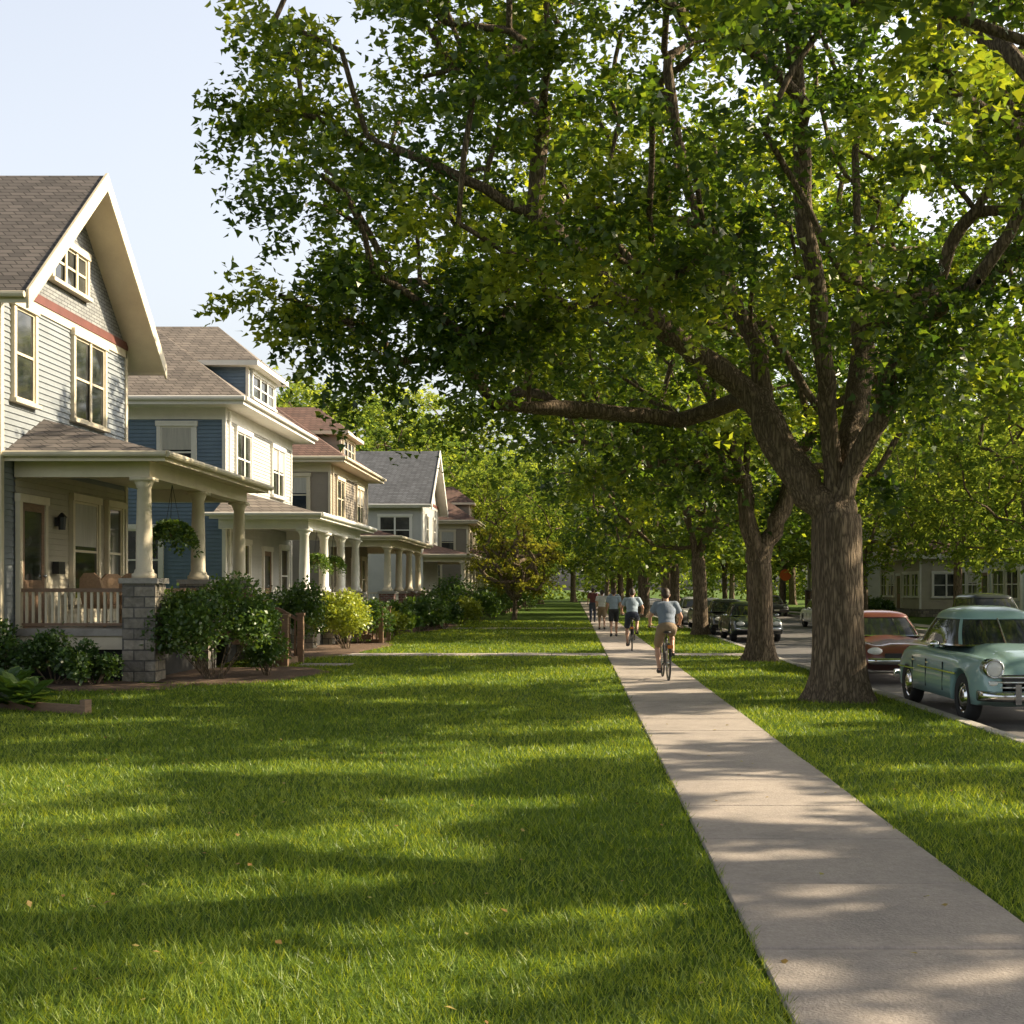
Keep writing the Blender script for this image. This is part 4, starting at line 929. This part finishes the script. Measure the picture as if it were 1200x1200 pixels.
# ------------------------------------------------------------------ people
def remesh(mb,name,vox,smooth=4):
    me=mb.mesh("tmp"); ob=bpy.data.objects.new("tmp",me); COL.objects.link(ob)
    m=ob.modifiers.new("r",'REMESH'); m.mode='VOXEL'; m.voxel_size=vox; m.use_smooth_shade=True
    s=ob.modifiers.new("s",'SMOOTH'); s.iterations=smooth; s.factor=.5
    dg=bpy.context.evaluated_depsgraph_get(); ev=ob.evaluated_get(dg)
    out=bpy.data.meshes.new_from_object(ev); out.name=name
    bpy.data.objects.remove(ob); 
    return out
def person(o,J,shirtM,shortM,hairM,shoeM,vox=.012,capM=None,longp=False,eyes=False):
    V3=Vector; J={k:V3(v) for k,v in J.items()}
    b=MB()
    def cone(m,a,c,r0,r1,n=14): m.cyl(a,c,r0,r1,n)
    def limb(m,a,c,r0,r1,ex=0):
        cone(m,a,c,r0+ex,r1+ex); m.ell(a,(r0+ex,)*3,12,8); m.ell(c,(r1+ex,)*3,12,8)
    sp=(J['chest']-J['pelvis']).normalized(); hu=(J['head']-J['neck']).normalized(); hq=V3((0,0,1)).rotation_difference(hu).to_matrix(); sq=V3((0,0,1)).rotation_difference(sp).to_matrix()
    b.ell(J['head'],(.076,.096,.115),20,14,hq); b.ell(J['head']+hq@V3((0,.02,-.06)),(.055,.07,.06),14,10,hq)
    b.ell(J['head']+hq@V3((0,.098,-.01)),(.014,.022,.026),8,6,hq)
    b.ell(J['head']+hq@V3((0,.088,-.058)),(.028,.014,.010),8,6,hq)
    for s in(-1,1): b.ell(J['head']+hq@V3((s*.08,-.005,-.01)),(.014,.022,.034),8,6,hq)
    cone(b,J['neck']-hu*.04,J['head'],.056,.05)
    def torso(m,ex):
        m.ell(J['chest'],(.165+ex,.105+ex,.19+ex),18,12,sq); w=(J['pelvis']+J['chest'])/2; m.ell(w,(.14+ex,.10+ex,.2+ex),18,12,sq)
        limb(m,J['sL'],J['sR'],.055,.055,ex); m.ell(J['neck']-sp*.07,(.11+ex,.07+ex,.05+ex),14,8,sq)
    torso(b,0); b.ell(J['pelvis'],(.155,.115,.13),18,12)
    for S in 'LR':
        limb(b,J['s'+S],J['e'+S],.052,.04); limb(b,J['e'+S],J['w'+S],.04,.026)
        limb(b,J['h'+S],J['k'+S],.086,.056); calf=J['k'+S].lerp(J['a'+S],.35)
        limb(b,J['k'+S],J['a'+S],.054,.036); b.ell(calf,(.056,.06,.10),12,8)
        t=J['t'+S]; a=J['a'+S]; b.ell(a-V3((0,.02,.035)),(.036,.045,.04)); limb(b,a-V3((0,0,.04)),t,.035,.025)
        d=(J['w'+S]-J['e'+S]).normalized(); hd=J.get('hd'+S,d).normalized(); side=J.get('hs'+S,V3((0,1,0))); side=(side-hd*side.dot(hd)).normalized(); nn=hd.cross(side)
        curl=nn*(1 if S=='L' else -1)
        pc=J['w'+S]+hd*.05; Rm=Matrix((side,nn,hd)).transposed(); b.ell(pc,(.042,.018,.052),12,8,Rm)
        for i,(off,ln) in enumerate([(.030,.070),(.011,.078),(-.009,.072),(-.028,.056)]):
            p0=pc+side*off+hd*.035; p1=p0+hd*ln*.45+curl*.012; p2=p1+hd*ln*.25+curl*ln*.35; p3=p2-hd*ln*.02+curl*ln*.28
            b.cyl(p0,p1,.0095,.009,8); b.cyl(p1,p2,.009,.0082,8); b.cyl(p2,p3,.0082,.007,8); b.ell(p1,(.009,)*3,8,6); b.ell(p2,(.0085,)*3,8,6)
        p0=pc+side*.03-hd*.02; p1=p0+side*.03+hd*.025+curl*.012; p2=p1+hd*.028+curl*.016; b.cyl(p0,p1,.013,.011,8); b.cyl(p1,p2,.0105,.009,8); b.ell(p1,(.011,)*3,8,6)
    Bd=obj("body",remesh(b,"body",vox),M_skin,o,True)
    c=MB(); torso(c,.02); 
    for S in 'LR':
        e=J['s'+S].lerp(J['e'+S],.62); cone(c,J['s'+S],e,.078,.072); c.ell(J['s'+S],(.078,)*3)
    c.ell(J['pelvis']+sp*.08,(.165,.13,.10),16,10)
    obj("shirt",remesh(c,"shirt",.014,3),shirtM,o,True)
    c=MB(); c.ell(J['pelvis'],(.172,.135,.135),18,12)
    for S in 'LR':
        e=J['h'+S].lerp(J['k'+S],.86); cone(c,J['h'+S],e,.108,.088); c.ell(J['h'+S],(.105,)*3)
        if longp: cone(c,J['k'+S],J['a'+S],.078,.06); c.ell(J['k'+S],(.082,)*3); cone(c,e,J['k'+S],.088,.08)
    obj("trousers" if longp else "shorts",remesh(c,"shorts",.014,3),shortM,o,True)
    for S in 'LR':
        c=MB(); a=J['a'+S]; t=J['t'+S]; d=(t-a); d.z=0; d.normalize()
        c.ell(a-V3((0,0,.045))-d*.01,(.048,.058,.042)); c.cyl(a-V3((0,0,.05)),t,.046,.036,12); c.ell(t,(.042,.055,.032)); c.cyl(a-V3((0,0,.05)),a+V3((0,0,.01)),.046,.043)
        obj("shoe",remesh(c,"shoe",.012,2),shoeM,o,True)
    c=MB(); c.ell(J['head']+hq@V3((0,-.018,.022)),(.088,.098,.112),20,14,hq); c.ell(J['head']+hq@V3((0,-.05,-.03)),(.075,.06,.075),16,10,hq)
    obj("hair",remesh(c,"hair",.013,2),hairM,o,True)
    if eyes:
        for s in(-1,1):
            c=MB(); c.ell(J['head']+hq@V3((s*.032,.086,.008)),(.013,.012,.010),8,6); obj("eye",c,M_white,o,True)
def bicycle(loc,rz,label,frameM):
    o=root("bicycle",label,"bicycle",loc,rz,"bicycles on the sidewalk")
    R=.335; rw=(0,-.52,R); fw=(0,.55,R); bb=(0,-.06,.29); st=(0,-.2,.80); hb=(0,.36,.84); ht=(0,.40,.68)
    m=MB(); 
    for a,c,r in ((bb,st,.017),(bb,ht,.019),((0,-.18,.75),hb,.016),(ht,hb,.02),(st,(0,-.215,.89),.013),(hb,(0,.34,.97),.014)): m.cyl(a,c,r,r,10)
    for s in(-.05,.05):
        m.cyl((s,-.52,R),(s*.6,-.06,.29),.010,.012,8); m.cyl((s,-.52,R),(s*.4,-.19,.76),.009,.009,8); m.cyl((s,.55,R),(s*.8,.42,.64),.011,.014,8)
    m.cyl((-.04,.42,.645),(.04,.42,.645),.016); obj("frame",m,frameM,o,True)
    for c in (rw,fw):
        m=MB(); pr=[]; 
        for i in range(11): a=2*math.pi*i/10; pr.append((R-.019+.019*math.cos(a),.019*math.sin(a)))
        m.lathe(c,pr,40,'x'); Wh=obj("wheel",m,M_tyre,o,True)
        m=MB(); m.lathe(c,[(R-.045,-.010),(R-.034,-.012),(R-.034,.012),(R-.045,.010),(R-.045,-.010)],40,'x'); m.cyl((-.045,c[1],c[2]),(.045,c[1],c[2]),.018,.018,10)
        for i in range(20):
            a=2*math.pi*i/20; m.cyl((.03*(-1)**i,c[1],c[2]),(0,c[1]+(R-.045)*math.cos(a),c[2]+(R-.045)*math.sin(a)),.0022,.0022,4)
        obj("rim",m,M_chrome,Wh)
        m=MB(); rows=[]
        for i in range(13):
            a=math.radians(20+i*(12 if c is rw else 9)); rr=R+.03; yy=-math.cos(a)
            rows.append([(-.028,c[1]+yy*rr,c[2]+math.sin(a)*rr),(0,c[1]+yy*(rr+.012),c[2]+math.sin(a)*(rr+.012)),(.028,c[1]+yy*rr,c[2]+math.sin(a)*rr)])
        m.grid(rows); obj("mudguard",m,M_black,o,True)
    m=MB(); m.path([(-.29,.20,.99),(-.24,.33,1.0),(-.08,.36,.97),(.08,.36,.97),(.24,.33,1.0),(.29,.20,.99)],.012); Hb=obj("handlebar",m,M_chrome,o,True)
    for s in(-1,1): m=MB(); m.cyl((s*.292,.19,.99),(s*.262,.28,1.0),.018); obj("grip",m,M_black,Hb,True)
    m=MB(); m.ell((0,-.27,.905),(.085,.12,.035)); m.ell((0,-.14,.91),(.035,.13,.025)); obj("saddle",m,M_black,o,True)
    m=MB(); m.lathe((.05,-.06,.29),[(.085,-.004),(.09,0),(.085,.004),(.02,.004)],20,'x'); m.cyl((-.07,-.06,.29),(.07,-.06,.29),.016)
    m.cyl((-.075,-.06,.29),(-.075,-.06,.125),.011); m.cyl((.075,-.06,.29),(.075,-.06,.455),.011); m.box(-.17,-.10,.115,-.085,-.02,.135); m.box(.085,-.10,.445,.17,-.02,.465); obj("pedal",m,M_black,o)
    m=MB(); m.box(-.05,-.86,.62,.05,-.84,.68); m.cyl((0,-.72,.66),(0,-.85,.65),.008); obj("rear_reflector",m,M_taillens,o)
    return o
RID=dict(pelvis=(0,-.24,1.0),chest=(0,-.12,1.30),neck=(0,-.06,1.48),head=(0,.0,1.615),sL=(-.175,-.08,1.42),sR=(.175,-.08,1.42),eL=(-.30,.02,1.19),eR=(.30,.02,1.19),wL=(-.285,.17,1.045),wR=(.285,.17,1.045),
 hL=(-.095,-.22,.97),hR=(.095,-.22,.97),kL=(-.15,.10,.60),kR=(.14,.22,.86),aL=(-.13,-.08,.20),aR=(.13,-.06,.53),tL=(-.13,.06,.145),tR=(.13,.08,.485),hdL=(0,.9,-.15),hdR=(0,.9,-.15),hsL=(1,0,.2),hsR=(-1,0,.2))
M_grayshirt=mat("blue_gray_cloth",(.22,.26,.32),(.17,.20,.26),scale=8,rough=.9,bump=.3,bscale=12)
M_lightshirt=mat("light_blue_cloth",(.33,.40,.47),(.27,.33,.39),scale=8,rough=.9,bump=.3,bscale=12)
M_tanshort=mat("tan_cloth",(.28,.20,.13),(.22,.16,.10),scale=8,rough=.9,bump=.3,bscale=12)
M_navy=mat("navy_cloth",(.04,.05,.08),(.03,.035,.055),scale=8,rough=.9)
M_redc=mat("dark_red_cloth",(.16,.05,.05),(.11,.035,.035),scale=8,rough=.9)
M_whitec=mat("white_cloth",(.6,.59,.56),(.5,.49,.47),scale=8,rough=.9)
M_blackc=mat("black_cloth",(.035,.035,.038),(.025,.025,.027),scale=8,rough=.9)
bk=bicycle((1.77,24.6,.022),math.radians(2),"black upright bicycle ridden on the sidewalk",mat("bike_frame_black",(.03,.03,.032),rough=.35))
pr=root("person","cyclist in gray blue shirt and tan shorts riding away","person",(1.77,24.6,.022),math.radians(2),None,1.0)
person(pr,RID,M_grayshirt,M_tanshort,M_hair,M_blackc,.011,None,eyes=True)
bk=bicycle((1.66,36.2,.022),math.radians(-3),"dark bicycle ridden farther along the sidewalk",mat("bike_frame_dark",(.05,.03,.03),rough=.35))
pr=root("person","cyclist in light blue shirt and dark shorts riding away","person",(1.66,36.2,.022),math.radians(-3))
person(pr,RID,M_lightshirt,M_navy,M_hair,M_blackc,.013)
def walk(ph):
    s=ph
    return dict(pelvis=(0,0,.95),chest=(0,.01,1.27),neck=(0,.01,1.47),head=(0,.03,1.61),sL=(-.18,0,1.41),sR=(.18,0,1.41),eL=(-.25,.06*s,1.14),eR=(.25,-.06*s,1.14),wL=(-.25,.17*s+.04,.92),wR=(.25,-.17*s+.04,.92),
     hL=(-.09,0,.92),hR=(.09,0,.92),kL=(-.10,-.08*s+.06,.50),kR=(.10,.10*s+.06,.50),aL=(-.10,-.26*s,.10+.04*(s>0)),aR=(.10,.24*s,.10+.04*(s<0)),tL=(-.11,-.26*s+.15,.045),tR=(.11,.24*s+.15,.045))
for (x,y,s,sh,pm,hm,lab,sc,lp) in [(1.45,46,1,M_lightshirt,M_blackc,M_hair,"walker in light shirt and dark shorts on the sidewalk",1,False),
   (1.2,54,-1,M_whitec,M_tanshort,M_hair,"walker in white shirt and tan shorts on the sidewalk",.97,False),
   (1.0,66,1,M_redc,M_navy,M_hair,"walker in dark red shirt and long trousers",1.02,True),
   (1.9,60,-1,M_grayshirt,M_navy,M_hair,"walker in gray shirt and long trousers",1,True)]:
    p=root("person",lab,"person",(x,y,.022),0,None,sc); person(p,walk(s),sh,pm,hm,M_blackc,.018,longp=lp)

# ------------------------------------------------------------------ light, sky, camera
EL=math.radians(32); AZ=math.radians(78)
sd=Vector((math.sin(AZ)*math.cos(EL),math.cos(AZ)*math.cos(EL),math.sin(EL)))
sun=bpy.data.lights.new("sun",'SUN'); sun.energy=10; sun.angle=math.radians(.5); sun.color=(1,.85,.61)
so=bpy.data.objects.new("sun",sun); COL.objects.link(so); so.rotation_euler=sd.to_track_quat('Z','Y').to_euler()
w=bpy.data.worlds.new("World"); scene.world=w; w.use_nodes=True; nt=w.node_tree; N=nt.nodes; L=nt.links
sky=N.new("ShaderNodeTexSky"); sky.sky_type='NISHITA'; sky.sun_disc=False; sky.sun_elevation=EL; sky.sun_rotation=AZ
sky.dust_density=5; sky.air_density=1.0; sky.ozone_density=1.0
hs=N.new("ShaderNodeHueSaturation"); hs.inputs["Saturation"].default_value=.40; L.new(sky.outputs[0],hs.inputs["Color"])
tc=N.new("ShaderNodeTexCoord"); sp=N.new("ShaderNodeSeparateXYZ"); L.new(tc.outputs["Generated"],sp.inputs[0])
r=N.new("ShaderNodeValToRGB"); L.new(sp.outputs[2],r.inputs[0]); els=r.color_ramp.elements
els[0].position=.0; els[0].color=(.85,.85,.83,1); els[1].position=.66; els[1].color=(.11,.12,.14,1)
e=els.new(.15); e.color=(.95,.94,.92,1)
e=els.new(.42); e.color=(1,1,1,1)
mx=N.new("ShaderNodeMix"); mx.data_type='RGBA'; mx.blend_type='MULTIPLY'; mx.inputs[0].default_value=1; L.new(hs.outputs[0],mx.inputs[6]); L.new(r.outputs[0],mx.inputs[7])
bg=N["Background"]; L.new(mx.outputs[2],bg.inputs[0]); bg.inputs[1].default_value=.355
cam=bpy.data.cameras.new("camera"); cam.lens=45; cam.sensor_width=36; cam.shift_x=-.06; cam.shift_y=.075; cam.clip_end=3000
co=bpy.data.objects.new("camera",cam); COL.objects.link(co); co.location=(0,0,1.75); co.rotation_euler=(math.radians(90),0,0)
scene.camera=co
scene.view_settings.view_transform='Standard'; scene.view_settings.look='None'; scene.view_settings.exposure=0
print("built")
